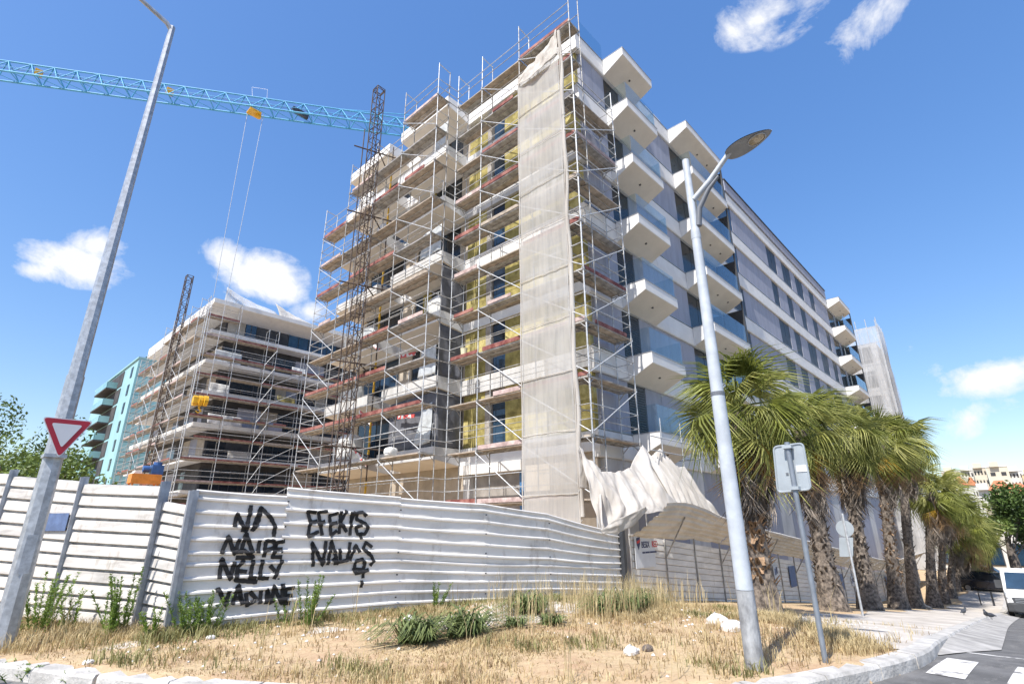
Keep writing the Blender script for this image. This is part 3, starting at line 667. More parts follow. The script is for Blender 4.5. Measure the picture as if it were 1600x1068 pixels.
for k in range(6):
    z0, z1 = S[k+1]+.004, S[k]-1.004
    gray_panels(16.14, 18.15, z0, z1, 2)
    street_window(18.15, 19.55, z0, z1, louver=(k >= 3), mull=0)
    gray_panels(19.55, 25.02, z0, z1, 4)
    street_window(25.02, 27.3, z0, z1, mull=1); gray_panels(27.3, 28.2, z0, z1, 1); street_window(28.2, 29.75, z0, z1, mull=0, gl=glass_blue)
    street_window(29.75, 34.1, z0, z1, louver=(k >= 2), mull=0 if k >= 2 else 1)
    xs_ = 34.1
    for (a, b, mu) in ROWW[k]:
        gray_panels(xs_, a, z0, z1, max(1, int((a-xs_)/1.75))); street_window(a, b, z0, z1, mull=mu, gl=shutter); xs_ = b
    gray_panels(xs_, 59.7, z0, z1, max(1, int((59.7-xs_)/1.75)))
    street_window(59.7, 62.2, z0, z1, mull=1); gray_panels(62.2, 63.0, z0, z1, 1); street_window(63.0, 64.7, z0, z1, mull=0)
# ground floor facing the street
for i in range(24): bx('panel', (16.14+2.02*i+.006, YW, -7.6), (16.14+2.02*(i+1)-.006, 10.755, S[6]-1.004), panel_gray if i % 3 else render_grey, bld)
# balconies of the street side
metal_fin = mat('perforated_screen', (.045, .048, .055), .55, .3, var=.2, scale=14)
downlight = mat('downlight', (.06, .055, .05), .5)
def street_balcony(x0, x1, k, glass=True, fin=False):
    s = S[k]; mb = MB(); yo = 9.39
    mb.prism([(10.53, s-.003), (yo, s-.003), (yo, s-.44), (10.53, s-.97)], 0, x0, x1); b = part('balcony', mb, white_paint, bld)
    part('soffit', MB().prism([(10.52, s-.972), (yo+.02, s-.447), (yo+.02, s-.462), (10.52, s-.99)], 0, x0+.02, x1-.02), soffit_paint, b)
    part('edge_coping', MB().box((x0-.015, yo-.02, s), (x1+.015, 10.525, s+.028)), coping, b)
    xm, ym = (x0+x1)/2, 9.9; zc = s-.462-.525*(ym-yo)/1.13
    rod('downlight', (xm, ym, zc-.03), (xm, ym, zc+.02), .05, downlight, b, 10)
    if x1-x0 > 4: rod('downlight', (xm+1.4, ym, zc-.03), (xm+1.4, ym, zc+.02), .05, downlight, b, 10)
    if glass:
        n = 3; w = (x1-x0-.1)/n
        for i in range(n): bx('glass_pane', (x0+.05+w*i+.012, yo+.06, s+.03), (x0+.05+w*(i+1)-.012, yo+.078, s+1.08), balcony_glass, b)
        bx('glass_pane', (x0+.05, yo+.10, s+.03), (x0+.068, 10.60, s+1.08), balcony_glass, b)
        if not fin: bx('glass_pane', (x1-.068, yo+.10, s+.03), (x1-.05, 10.60, s+1.08), balcony_glass, b)
    if fin:
        top = S[k-1]-.47; bx('side_screen', (x1-.06, yo+.05, s+.03), (x1, 10.62, top-.52), metal_fin, b); bx('side_screen', (x1-.10, yo+.03, s+.03), (x1+.02, yo+.11, top), dark_metal, b)
for k in range(7):
    street_balcony(18.08, 20.95, k, k > 0); street_balcony(24.95, 29.82, k, k > 0, k > 0)
    if k < 6: street_balcony(59.8, 64.6, k, k > 0, k > 0)
# ---- side wall: mineral wool boards, windows, bands
wood_frame = mat('raw_frame', (.33, .30, .27), .8, var=.2, scale=4)
for k in range(6):
    z0, z1 = S[k+1]-.055, S[k]-.785 if k else S[0]-1.005
    z0 += .0
    hh = (z1-z0)
    for (a, b, nb) in ((10.765, 12.1, 2), (12.1, 14.34, 3), (14.34, 15.30, 1), (16.55, 17.95, 2)):
        w = (b-a)/nb; nr = 4
        for i in range(nb):
            for r_ in range(nr):
                d = random.uniform(0, .018); bx('insulation_board', (15.90-d, a+w*i+.004, z0+hh*r_/nr+.003), (16.118, a+w*(i+1)-.004, z0+hh*(r_+1)/nr-.003), wool_b if (r_ == nr-2 and k % 2 == 0) or random.random() < .22 else wool, bld)
    w = part('window', MB().box((15.99, 15.305, z0), (16.118, 16.16, z1)), frame_dark, bld)
    bx('pane', (15.965, 15.36, z0+.06), (15.988, 16.10, z0+hh*.62), glass_blue, w); bx('pane', (15.965, 15.36, z0+hh*.62+.05), (15.988, 16.10, z1-.06), glass_dark, w)
    bx('reveal', (15.88, 16.165, z0), (16.118, 16.54, z1), wood_frame, bld)
    # behind the side balconies
    for (a, b, m_) in ((17.955, 18.6, brownwall), (20.9, 21.6, wool if k in (1, 3) else render_grey), (22.3, 23.4, brownwall), (27.2, 27.9, brownwall)):
        bx('wall_panel', (15.95, a, z0), (16.118, b, z1), m_, bld)
    for (a, b) in ((18.6, 19.75), (19.75, 20.9), (21.6, 22.3), (23.4, 25.3), (25.3, 27.2)):
        w = part('window', MB().box((16.02, a+.003, z0), (16.118, b-.003, z1)), frame_dark, bld); bx('pane', (15.995, a+.06, z0+.06), (16.018, b-.06, z1-.06), glass_dark if (k+int(a)) % 3 else glass_blue, w)
# ground floor of the side wall
z1 = S[6]-.785; gf = [(10.765, 14.3, brownwall), (17.75, 27.9, brownwall)]
for a, b, m_ in gf: bx('wall_panel', (15.93, a, -1.6), (16.118, b, z1), m_, bld)
bx('lintel', (15.62, 14.2, 2.02), (16.1, 17.9, 2.42), white_paint, bld)
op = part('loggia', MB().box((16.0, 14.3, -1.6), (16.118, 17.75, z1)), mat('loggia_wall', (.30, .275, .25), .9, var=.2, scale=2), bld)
bx('window_jamb', (15.93, 14.32, -.2), (15.995, 14.55, 2.0), mat('blue_jamb', (.06, .16, .32), .5, var=.15), op); bx('column', (15.75, 17.3, -1.6), (15.995, 17.7, 2.0), render_grey, op)
bx('plank', (15.7, 14.35, -.62), (15.99, 17.6, -.56), deck_wood, op)
def side_balcony(y0, y1, k):
    s = S[k]-.06; xo = 14.2; mb = MB()
    if k == 0: s = S[0]
    mb.prism([(15.755, s), (xo, s), (xo, s-.52 if k else s-.62), (15.755, s-.74 if k else s-.95)], 1, y0, y1); b = part('balcony', mb, white_paint if k in (0, 1, 2, 4) else render_grey, bld)
    lo = s-.52 if k else s-.62; li = s-.74 if k else s-.95
    part('soffit', MB().prism([(15.75, li-.003), (xo+.02, lo-.003), (xo+.02, lo-.018), (15.75, li-.018)], 1, y0+.02, y1-.02), soffit_paint, b)
    if k: 
        for i in range(int((y1-y0)/1.0)): rod('stanchion', (xo+.08, y0+.2+1.0*i, s), (xo+.08, y0+.2+1.0*i, s+1.0), .016, galv, b)
        rod('handrail', (xo+.08, y0+.1, s+1.0), (xo+.08, y1-.1, s+1.0), .02, galv, b)
for k in range(7): side_balcony(17.95, 22.25, k); side_balcony(23.45, 27.95, k)
# dark membranes, plastic sheets and bulky goods left on the side balconies
def drape(name, p00, p10, p01, p11, m, label, cat, amp=.06, nf=5, nu=18, nv=12, sag=.0, seed=1, parent=None, group=None):
    """cloth between four corners (00-10 along the top, 01-11 along the bottom) with hanging folds"""
    a, b, c, d = (Vector(p) for p in (p00, p10, p01, p11)); n = (b-a).cross(c-a).normalized()
    def fn(u, v):
        p = a.lerp(b, u).lerp(c.lerp(d, u), v); w = vnoise(u*nf+seed*7, v*1.1, seed)-.5+.5*(vnoise(u*nf*2.3, v*2.2+seed, seed+3)-.5)
        return p+n*(amp*2*w*(.35+.65*v))+Vector((0, 0, -sag*math.sin(math.pi*u)*(1-v)))
    mb = MB().grid(fn, nu, nv); o = part(name, mb, m, parent, smooth=True)
    sol = o.modifiers.new('thickness', 'SOLIDIFY'); sol.thickness = .006
    if parent is None: tag(o, label, cat, group)
    return o
for k, lab in ((5, 'dark grey membrane hanging around the lowest corner balcony'), (4, 'dark grey membrane on the second lowest corner balcony'), (3, 'dark grey membrane beside the wrapped goods on the middle corner balcony')):
    s = S[k+1]-.06 if k == 5 else S[k+1]-.06
    z1_, z0_ = S[k]-.85, S[k+1]-.02
    drape('membrane_sheet', (14.35, 18.02, z1_+.2), (15.85, 18.0, z1_), (14.32, 17.99, z0_), (15.85, 17.99, z0_), membrane, lab+', end face', 'membrane', amp=.07, nf=6, seed=k)
    if k == 5: drape('membrane_sheet', (14.33, 21.6, z1_), (14.33, 18.05, z1_+.1), (14.31, 21.6, z0_), (14.31, 18.02, z0_), membrane, lab+', long face', 'membrane', amp=.06, nf=7, seed=k+9)
drape('plastic_sheet', (14.22, 18.9, 4.9), (14.22, 18.2, 5.15), (14.20, 19.3, 3.3), (14.20, 18.15, 3.35), plastic, 'crumpled clear plastic sheet over the dark membrane, lowest balcony', 'sheet', amp=.08, nf=3, seed=4)
drape('plastic_sheet', (14.26, 19.2, 7.75), (14.26, 18.1, 7.8), (14.22, 19.3, 6.4), (14.22, 18.05, 6.4), plastic, 'milky plastic sheet hung on the balcony rail above the lowest one', 'sheet', amp=.06, nf=3, seed=5)
drape('plastic_sheet', (14.26, 19.6, 14.1), (14.26, 18.1, 14.2), (14.22, 19.8, 12.7), (14.22, 18.05, 12.7), plastic, 'milky plastic sheet on the fourth balcony from the ground', 'sheet', amp=.07, nf=4, seed=6)
drape('plastic_sheet', (14.27, 18.9, 20.4), (14.27, 18.0, 20.5), (14.22, 19.0, 19.0), (14.22, 18.0, 19.0), plastic, 'milky plastic sheet on the highest corner balcony', 'sheet', amp=.06, nf=3, seed=8)
def bundle(loc, size, m, name, label, cat, seed):
    """bulging wrapped goods: a rounded box with dents"""
    def fn(u, v):
        a = u*2*math.pi; b = (v-.5)*math.pi; sx, sy = math.cos(a)*math.cos(b), math.sin(a)*math.cos(b); sz = math.sin(b)
        pw = lambda t, e: math.copysign(abs(t)**e, t)
        r_ = 1+.16*(vnoise(u*6, v*5, seed)-.5)+.08*(vnoise(u*14, v*12, seed+2)-.5)
        if u > .999: r_ = 1+.16*(vnoise(0, v*5, seed)-.5)+.08*(vnoise(0, v*12, seed+2)-.5)
        return (loc[0]+pw(sx, .55)*size[0]/2*r_, loc[1]+pw(sy, .55)*size[1]/2*r_, loc[2]+size[2]/2+pw(sz, .6)*size[2]/2*r_)
    o = part(name, MB().grid(fn, 18, 12), m, smooth=True); tag(o, label, cat); return o
bundle((14.95, 18.9, S[4]-.06), (.9, 1.3, 1.15), bag_white, 'wrapped_bundle', 'white wrapped bundle bulging on the middle corner balcony', 'bundle', 1)
bundle((14.95, 26.4, S[5]-.06), (.9, 1.5, 1.5), bag_white, 'bulk_bag', 'big white sack on the far side balcony, second row from the ground', 'bag', 2)
bundle((14.95, 26.2, S[6]-.06), (1.0, 1.7, 1.5), bag_white, 'bulk_bag', 'big white sack on the far side balcony, lowest row', 'bag', 3)
bundle((14.9, 25.0, S[4]-.06), (.9, 1.9, 1.1), plastic, 'wrapped_bundle', 'plastic wrapped stack behind the dark mast, middle row', 'bundle', 4)
bundle((14.9, 26.5, S[1]-.06), (.9, 1.6, 1.3), bag_white, 'wrapped_bundle', 'white wrapped stack on the highest far side balcony', 'bundle', 5)
bundle((14.9, 24.3, S[2]-.06), (.8, 1.0, 1.2), bag_white, 'wrapped_bundle', 'white wrapped stack two rows under the roof, beside the yellow pole', 'bundle', 6)
bundle((13.3, 19.75, 2.80), (.5, .55, .4), bag_white, 'rubble_bag', 'small white bag lying on the lowest deck by the red board', 'bag', 7)
bk_ = thing('bucket_stack', 'two pale buckets stacked on a deck by the yellow wool', 'bucket', (14.75, 16.75, 6.82))
pale = mat('bucket_pale', (.62, .58, .40), .5, var=.1)
for i in range(2): part('bucket', MB().lathe([(.13, 0), (.16, .26), (.17, .27), (.17, .29)], (14.75, 16.75, 6.83+.30*i), 14), pale, bk_)

# ================================================================ scaffolds
def tube_mat(): return random.choice((galv, galv, galv_dirty))
def scaffold(name, label, org, ux, outv, us, width, z0, levels, tops, toe='mix', brace=(0,), endrails=(True, True), base=-1.45, skip=(), r=.0245, inner_top=None, group=None):
    """frame scaffold. org = plan point of the inner line at u=0, ux = along, outv = outward, us = post positions, levels = deck heights,
    tops = highest deck index per bay"""
    ux = Vector((*ux, 0)); ov = Vector((*outv, 0)); o3 = Vector((*org, 0)); t = thing(name, label, 'scaffold', (org[0], org[1], base), group)
    P = lambda u, w, z: o3+ux*u+ov*w+Vector((0, 0, z))
    nb = len(us)-1; rnd = random.Random(len(label))
    for i, u in enumerate(us):
        hi = max(tops[max(0, i-1)], tops[min(nb-1, i)]); zt = levels[hi]
        g_ = base if not callable(base) else base(P(u, 0, 0).x)
        rod('standard', P(u, width, g_), P(u, width, zt+2.05), r, tube_mat(), t); rod('standard', P(u, 0, g_), P(u, 0, zt+(1.95 if inner_top is None else inner_top)), r, tube_mat(), t)
        for w in (0, width): a = P(u, w, g_-.02); bx('base_plate', a-Vector((.08, .08, 0)), a+Vector((.08, .08, .02)), galv_dirty, t)
        for li, z in enumerate(levels[:hi+1]):
            rod('transom', P(u, -.02, z-.06), P(u, width+.02, z-.06), r*.95, galv_dirty, t)
            c = P(u, width, z-.03); bx('coupler', c-Vector((.04, .04, .06)), c+Vector((.04, .04, .06)), galv_dirty, t)
            # gusset of the frame under the deck
            rod('gusset', P(u, width, z-.32), P(u, width-.26, z-.07), r*.7, galv_dirty, t, 5); rod('gusset', P(u, 0, z-.32), P(u, .26, z-.07), r*.7, galv_dirty, t, 5)
        # rounded head of the top frame
        rod('transom', P(u, 0, zt+1.9), P(u, width, zt+1.98), r*.9, galv, t)
    for i in range(nb):
        a, b = us[i], us[i+1]; L = b-a
        for li in range(tops[i]+1):
            z = levels[li]
            if (i, li) in skip: continue
            for q in range(2):
                w0 = .03+q*(width-.06)/2; w1 = w0+(width-.06)/2-.02
                A = P(a+.03, w0, z-.03); B = P(b-.03, w1, z+.025); m_ = deck_wood if rnd.random() < .6 else deck_steel
                lo = Vector((min(A.x, B.x), min(A.y, B.y), A.z)); hi2 = Vector((max(A.x, B.x), max(A.y, B.y), B.z)); bx('deck_plank', lo, hi2, m_, t)
                A = P(a+.03, w0, z-.085); B = P(b-.03, w0+.03, z-.031); bx('deck_rail', (min(A.x, B.x), min(A.y, B.y), A.z), (max(A.x, B.x), max(A.y, B.y), B.z), deck_steel, t)
            ofs = rnd.choice((0, 0, .35, 0)); A = P(a+.05+ofs*L*rnd.random(), width-.045, z+.03); B = P(b-.05-ofs*L*rnd.random(), width-.015, z+rnd.uniform(.16, .21))
            if toe == 'red' or (toe == 'mix' and rnd.random() < .60): bx('toe_board', (min(A.x, B.x), min(A.y, B.y), A.z), (max(A.x, B.x), max(A.y, B.y), B.z), toe_red if rnd.random() < .6 else rnd.choice((toe_pale, deck_wood)), t)
            for h in (.52, 1.02): rod('guard_rail', P(a, width+.03, z+h), P(b, width+.03, z+h), r*.72, galv if rnd.random() < .7 else galv_dirty, t, 6)
            if rnd.random() < .9: rod('guard_rail', P(a, .0, z+1.0), P(b, .0, z+1.0), r*.7, galv_dirty, t, 6)
            if i in brace and li > 0: rod('brace', P(a if (li+i) % 1 == 0 else b, width+.05, levels[li-1]+.1), P(b, width+.05, z-.1), r*.85, galv, t)
            if li == 0: rod('ledger', P(a, width+.02, (base if not callable(base) else base(16))+.35), P(b, width+.02, (base if not callable(base) else base(16))+.35), r*.8, galv_dirty, t, 6)
        if endrails[0] and i == 0 or endrails[1] and i == nb-1:
            for e, u in ((0, us[0]), (1, us[-1])):
                if endrails[e] and (i == 0 if e == 0 else i == nb-1):
                    for li in range(tops[i]+1):
                        for h in (.52, 1.02): rod('end_rail', P(u, 0, levels[li]+h), P(u, width, levels[li]+h), r*.7, galv, t, 6)
    return t
LV = [.72+2.0*k for k in range(11)]            # .72 ... 20.72
# corner bay on the street wall: base sits on the falling ground
scaffold('corner_scaffold', 'narrow one-bay steel scaffold tower on the street side of the building corner', (14.15, 10.43), (1, 0), (0, -1), [0, 2.95], .73, 0, LV[1:9], [7], brace=(0,), base=Gx(15)-.02, inner_top=1.0)
scaffold('side_scaffold', 'tall steel scaffold in front of the yellow insulated side wall, right of the stepped-out part', (14.88, 9.72), (0, 1), (-1, 0), [0, 2.95, 5.47, 7.3], .73, 0, LV, [10, 10, 10], brace=(0, 1), endrails=(False, False))
wing = scaffold('wing_scaffold', 'tall stepped-out steel scaffold around the side balconies and the dark mast', (13.60, 17.1), (0, 1), (-1, 0), [0, 2.9, 5.4, 8.15, 10.85], .73, 0, LV, [10, 9, 9, 8], brace=(0, 3), endrails=(True, True))
for z in LV:
    for h in (.52, 1.02): rod('return_rail', (13.35, 17.08, z+h), (14.5, 17.06, z+h), .017, galv, wing, 6)
    rod('return_rail', (12.75, 17.06, z-.05), (14.3, 17.06, z-.05), .02, galv_dirty, wing, 6)
    for y in (22.5, 25.2): rod('cross_tube', (12.85, y, z-.3), (14.6, y+.9, z+.1), .018, galv_dirty, wing, 6)
# debris net over the first bay of the side wall
netobj = thing('debris_net', 'tall strip of pale debris netting stretched down the side wall by the corner', 'netting', (14.07, 11.5, -1.4))
zt = 19.6
bands = [(-1.3, .9), (.9, 2.95), (2.95, 5.0), (5.0, 7.0), (7.0, 9.0), (9.0, 11.05), (11.05, 13.05), (13.05, 15.1), (15.1, 17.2), (17.2, zt)]
for i, (za, zb) in enumerate(bands):
    def fn(u, v, za=za, zb=zb, i=i):
        y = 10.30+2.36*u; z = za-.05*(i > 0)+(zb-za+.05)*v
        x = 14.075-.035*math.sin(math.pi*v)-.05*(vnoise(u*3, z*.7, 2)-.5)-.028*(vnoise(u*9+z*.3, z*1.7, 5)-.5) - (.012 if i % 2 else 0)
        if i == 0: z -= .0; y += .08*(1-v)*(u-.5)
        if i == len(bands)-1: z -= .55*v*math.sin(math.pi*min(1, u*1.1))*.6
        return (x, y, z)
    part('net_panel', MB().grid(fn, 20, 14), net, netobj, smooth=True)
for i, (za, zb) in enumerate(bands[1:]):
    rod('hem', (14.03, 10.30, za), (14.03, 12.66, za+.01), .012, cloth, netobj, 5)
for y in (10.28, 12.68): part('hem', MB().tube([(14.05, y+.02*math.sin(z*1.3), z) for z in np.arange(-1.3, zt, .8)], .022, 5), cloth, netobj)
for i in range(22):
    z = -.9+i*.93
    rod('tie', (14.03, 10.28, z), (14.15, 10.20+.05*math.sin(i), z+.1), .008, galv, netobj, 5)
# folded swag at the head of the net and the gathered roll along its edge
def swag(name, path_a, path_b, m, folds, amp, label, cat, nu=40, nv=26, seed=0, bulge=(0, 0, 0)):
    """cloth spanned between two 3D polylines with folds running from one to the other"""
    def along(path, t):
        path = [Vector(p) for p in path]; t *= len(path)-1; i = min(int(t), len(path)-2); return path[i].lerp(path[i+1], t-i)
    mid = [along(path_a, .5), along(path_b, .5)]
    n0 = ((along(path_a, 1)-along(path_a, 0)).cross(mid[1]-mid[0])).normalized()
    def fn(u, v):
        p = along(path_a, u).lerp(along(path_b, u), v); w = math.sin(u*folds*6.28+2.2*vnoise(u*4, v*2, seed)*3)*.5+(vnoise(u*folds*2, v*2.5, seed)-.5)
        w += .55*(vnoise(u*folds*5+v*2, v*4, seed+6)-.5)+.3*(vnoise(u*folds*11, v*9+u*6, seed+8)-.5)
        return p+n0*(amp*w*(.35+.65*math.sin(math.pi*min(1, v+.15))))+Vector(bulge)*math.sin(math.pi*v)*math.sin(math.pi*u)
    o = part(name, MB().grid(fn, nu, nv), m, smooth=True); o.modifiers.new('thickness', 'SOLIDIFY').thickness = .008; return tag(o, label, cat)
swag('net_swag', [(14.02, 12.6, 19.45), (13.98, 11.6, 19.7), (14.02, 10.9, 20.1), (14.12, 10.4, 20.7)], [(13.95, 12.62, 18.95), (13.85, 11.7, 18.7), (13.85, 10.9, 18.9), (14.02, 10.32, 19.2)], cloth, 3.2, .10, 'loose folds of pale netting hanging from the top corner deck', 'netting', seed=3)
o = part('net_roll', MB().tube([(14.12+.03*math.sin(z*2.1), 10.24+.03*math.sin(z*1.3), z) for z in np.arange(.2, 20.6, .45)], [.055+.03*vnoise(z*.9, 0, 4) for z in np.arange(.2, 20.6, .45)], 8), cloth, smooth=True)
tag(o, 'gathered grey roll of netting tied up along the corner standard', 'netting')
# big drooping tarpaulin at the foot of the corner scaffold
swag('tarpaulin', [onY(905, 697, 9.72), onY(935, 735, 9.5), onY(962, 738, 9.45), onY(985, 730, 9.5), onY(1001, 698, 9.62)], [onY(938, 832, 8.9), onY(962, 828, 8.7), onY(1000, 803, 8.5), onY(1035, 798, 8.4), onY(1070, 802, 8.4)], cloth, 4.6, .15, 'big pale tarpaulin sagging between the corner scaffold and the canopy, left sheet', 'tarpaulin', nu=110, nv=60, seed=11, bulge=(0, -.25, -.25))
swag('tarpaulin', [onY(1001, 697, 9.64), onY(1018, 712, 9.5), onY(1030, 701, 9.45), onY(1052, 728, 9.3), onY(1068, 730, 9.2)], [onY(1062, 802, 8.4), onY(1080, 802, 8.4), onY(1098, 808, 8.35), onY(1112, 812, 8.35), onY(1130, 815, 8.3)], cloth, 7.5, .15, 'bunched pale tarpaulin hanging in tight folds over the canopy, right sheet', 'tarpaulin', nu=110, nv=50, seed=12, bulge=(0, -.15, -.1))
swag('tarpaulin', [onY(903, 700, 9.75), onY(912, 715, 9.7), onY(930, 722, 9.68), onY(940, 735, 9.62)], [onY(906, 762, 9.68), onY(918, 764, 9.64), onY(932, 765, 9.6), onY(941, 830, 8.25)], cloth, 2.0, .06, 'narrow pale tarpaulin flap beside the net at the corner foot', 'tarpaulin', seed=13)
swag('tarpaulin', [onY(938, 828, 8.05), onY(962, 812, 7.6), onY(985, 803, 7.45), onY(1008, 790, 7.35)], [onY(942, 834, 8.0), onY(968, 831, 7.6), onY(988, 822, 7.5), onY(1012, 795, 7.35)], cloth, 1.5, .05, 'rolled lower hem of pale cloth over the buckled canopy sheet', 'tarpaulin', seed=14, nv=10)
# light railing frames standing over the first-floor balcony
rf = thing('edge_protection', 'temporary steel guard frames around the first-floor street balcony', 'railing', (18.2, 9.2, 2.2))
for x in (17.9, 19.5, 21.0): rod('post', (x, 9.25, 1.9), (x, 9.25, 3.7), .022, galv, rf)
for z in (2.45, 2.95): rod('rail', (17.1, 9.25, z), (21.2, 9.25, z), .02, galv, rf); rod('rail', (21.1, 9.25, z), (21.1, 10.3, z), .02, galv, rf)
# ---- lattice hoist mast in front of the wing
def mast(name, label, cx, cy, zb, zt_, w, m, step, r):
    t = thing(name, label, 'mast', (cx, cy, zb)); c = [(cx-w/2, cy-w/2), (cx+w/2, cy-w/2), (cx+w/2, cy+w/2), (cx-w/2, cy+w/2)]
    for p in c: rod('chord', (*p, zb), (*p, zt_), r, m, t, 6)
    z = zb; k = 0
    while z < zt_-.01:
        z2 = min(z+step, zt_)
        for i in range(4):
            a, b = c[i], c[(i+1) % 4]
            if i in (0, 3) or k % 2 == 0: rod('lacing', (*a, z) if k % 2 else (*b, z), (*b, z2) if k % 2 else (*a, z2), r*.62, m, t, 5)
        for i in range(4): rod('rung', (*c[i], z2), (*c[(i+1) % 4], z2), r*.7, m, t, 5)
        z = z2; k += 1
    return t
mast_x, mast_y = 12.28, 21.95
m1 = mast('hoist_mast', 'dark rusty lattice hoist mast standing in front of the wing scaffold', mast_x, mast_y, -1.45, 23.9, .48, rust, .70, .029)
for z in (3.3, 7.3, 11.4, 15.5, 19.6):
    rod('wall_tie', (mast_x-.9, mast_y+.5, z+.1), (14.2, mast_y-.6, z), .04, rust, m1); rod('wall_tie', (mast_x+.2, mast_y-.2, z), (14.2, mast_y+1.2, z-.1), .035, rust, m1)
m1b = rod('guide_rail', (mast_x-.45, mast_y+.35, -1.4), (mast_x-.45, mast_y+.35, 21), .03, rust, m1)
yp = thing('prop_pole', 'slender yellow and rusty telescopic pole standing by the dark mast', 'pole', (13.95, 22.6, -1.45))
for i in range(7):
    z = .2+3.0*i; rod('pole_section', (13.95, 22.6, z), (13.95, 22.6, z+1.75), .055, yellow_paint, yp); rod('pole_section', (13.95, 22.6, z+1.75), (13.95, 22.6, z+3.0), .035, rust, yp)
rod('pole_section', (13.95, 22.6, -1.45), (13.95, 22.6, .2), .035, rust, yp)
# red and white barrier planks leaning on the side decks
barrier_mat = mat('barrier_stripes', (.55, .08, .07), .6, var=.05, scale=5.0, thresh=(.49, .51), col2=(.68, .66, .64), detail=0)
for i, (y, z) in enumerate(((22.4, 8.9), (22.5, 5.0), (22.7, 3.1), (19.4, 7.6), (19.2, 4.6))):
    a = Vector((14.05, y, z)); b = a+Vector((.1, 1.3, .9 if i < 3 else .1)); d = b-a
    o = bx('barrier_plank', (a.x-.02, a.y, a.z), (a.x+.02, a.y+d.length, a.z+.16), barrier_mat); o.rotation_euler = (math.atan2(d.z, d.y), 0, 0)
    tag(o, ['red and white barrier plank leaning by the mast, highest of three', 'red and white barrier plank leaning by the mast, middle of three', 'red and white barrier plank leaning by the mast, lowest of three', 'red and white barrier plank on the second balcony from the ground', 'red and white barrier plank before the lowest dark membrane'][i], 'barrier')
# ================================================================ second block behind, its scaffold
b2 = thing('apartment_shell', 'second apartment block far behind, open dark floors wrapped in scaffolding', 'building', (15.45, 56.2, -1.5))
X2, Y2 = 15.45, 56.2
dark_wall = mat('unlit_wall', (.055, .055, .06), .85, var=.35, scale=.5)  # shade deep inside the open floors is painted into this colour
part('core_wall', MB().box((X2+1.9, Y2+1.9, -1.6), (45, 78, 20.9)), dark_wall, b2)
for k in range(7):
    s = S[k]-.1; inset = 0 if k < 2 else .25*(k % 2)
    sl = part('floor_slab', MB().prism([(Y2, s), (80, s), (80, s-.36), (Y2+.02, s-.36)] if k else [(Y2-.3, s+.1), (80, s+.1), (80, s-1.2), (Y2+1.8, s-1.1), (Y2-.28, s-.35)], 0, X2-.3 if k == 0 else X2+inset, 46), white_paint, b2)
    part('slab_edge', MB().box((X2-.32 if k == 0 else X2-.05, Y2+.4, s-.5), (X2+.3, 79.5, s-.02)), white_paint, b2)
    if k == 6: continue
    zz0, zz1 = S[k+1]-.1, s-.9
    rnd = random.Random(k+40); x = X2+2.0
    while x < 30:
        w_ = rnd.choice((1.2, 1.8, 2.4)); kind = rnd.random()
        if kind < .55:
            q = part('window', MB().box((x+.02, Y2+1.84, zz0+.05), (x+w_-.02, Y2+1.895, zz1)), frame_dark, b2)
            for j in range(2): bx('pane', (x+.06+j*w_/2, Y2+1.815, zz0+.1), (x+w_/2-.04+j*w_/2, Y2+1.838, zz1-.06), glass_blue if k == 0 else glass_dark, q)
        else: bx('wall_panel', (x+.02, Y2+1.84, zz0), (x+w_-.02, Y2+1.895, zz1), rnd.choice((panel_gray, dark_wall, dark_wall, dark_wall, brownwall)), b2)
        x += w_
    y = Y2+2.0
    while y < 77:
        w_ = rnd.choice((1.4, 2.2, 2.8))
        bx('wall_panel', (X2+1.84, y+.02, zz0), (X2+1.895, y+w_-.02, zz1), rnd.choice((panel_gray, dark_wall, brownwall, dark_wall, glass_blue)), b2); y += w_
# odd loose sheets, boards and sacks on its floors
for i, (x, k, w_, h_, m_) in enumerate(((16.2, 2, 2.6, 1.2, plastic), (19.5, 2, 2.2, .8, membrane), (16.6, 4, 3.3, 1.0, render_grey), (19.0, 5, 2.2, .7, concrete), (22.5, 4, 1.5, .9, panel_gray), (16.3, 3, 1.8, .9, bag_white), (23.0, 3, 2.0, .7, wool), (24.2, 2, 1.6, 1.0, bag_white))):
    drape('sheet', (x, Y2+.12, S[k]-.1+h_), (x+w_, Y2+.12, S[k]-.1+h_*.95), (x, Y2+.05, S[k]-.08), (x+w_, Y2+.05, S[k]-.08), m_, '', '', amp=.10, nf=3, seed=i+20, parent=b2)
drape('roof_tarpaulin', (X2+1.0, Y2+1.2, 24.2), (X2+6.5, Y2+1.4, 23.1), (X2+.8, Y2+.2, 22.15), (X2+6.5, Y2+.2, 22.15), net_white, 'white net drooping along the roof edge of the far block, left part', 'tarpaulin', amp=.22, nf=5, seed=31, sag=.25)
drape('roof_tarpaulin', (X2+6.2, Y2+1.0, 23.9), (X2+12.2, Y2+1.2, 22.6), (X2+6.6, Y2+.2, 22.15), (X2+12.5, Y2+.2, 22.15), cloth, 'grey net drooping along the roof edge of the far block, right part', 'tarpaulin', amp=.3, nf=6, seed=32, sag=.35)
LV2 = [-.2+2.0*k for k in range(12)]
scaffold('far_front_scaffold', 'steel scaffold with red toe boards before the far block, face towards the camera', (X2-.9, Y2-.55), (1, 0), (0, -1), [0, 3.07, 6.14, 7.2, 10.3, 13.4, 16.5], .73, 0, LV2, [10, 9, 9, 8, 8, 8], toe='red', brace=(2, 3), r=.03, base=-1.5)
scaffold('far_side_scaffold', 'steel scaffold along the receding side of the far block, behind the thin mast', (X2-.6, Y2), (0, 1), (-1, 0), [0, 3.0, 6.0, 9.0, 12.0, 15.0, 18.0, 21.0], .73, 0, LV2, [10, 10, 10, 10, 9, 9, 9], toe='mix', brace=(1, 4), r=.032, base=-1.5)
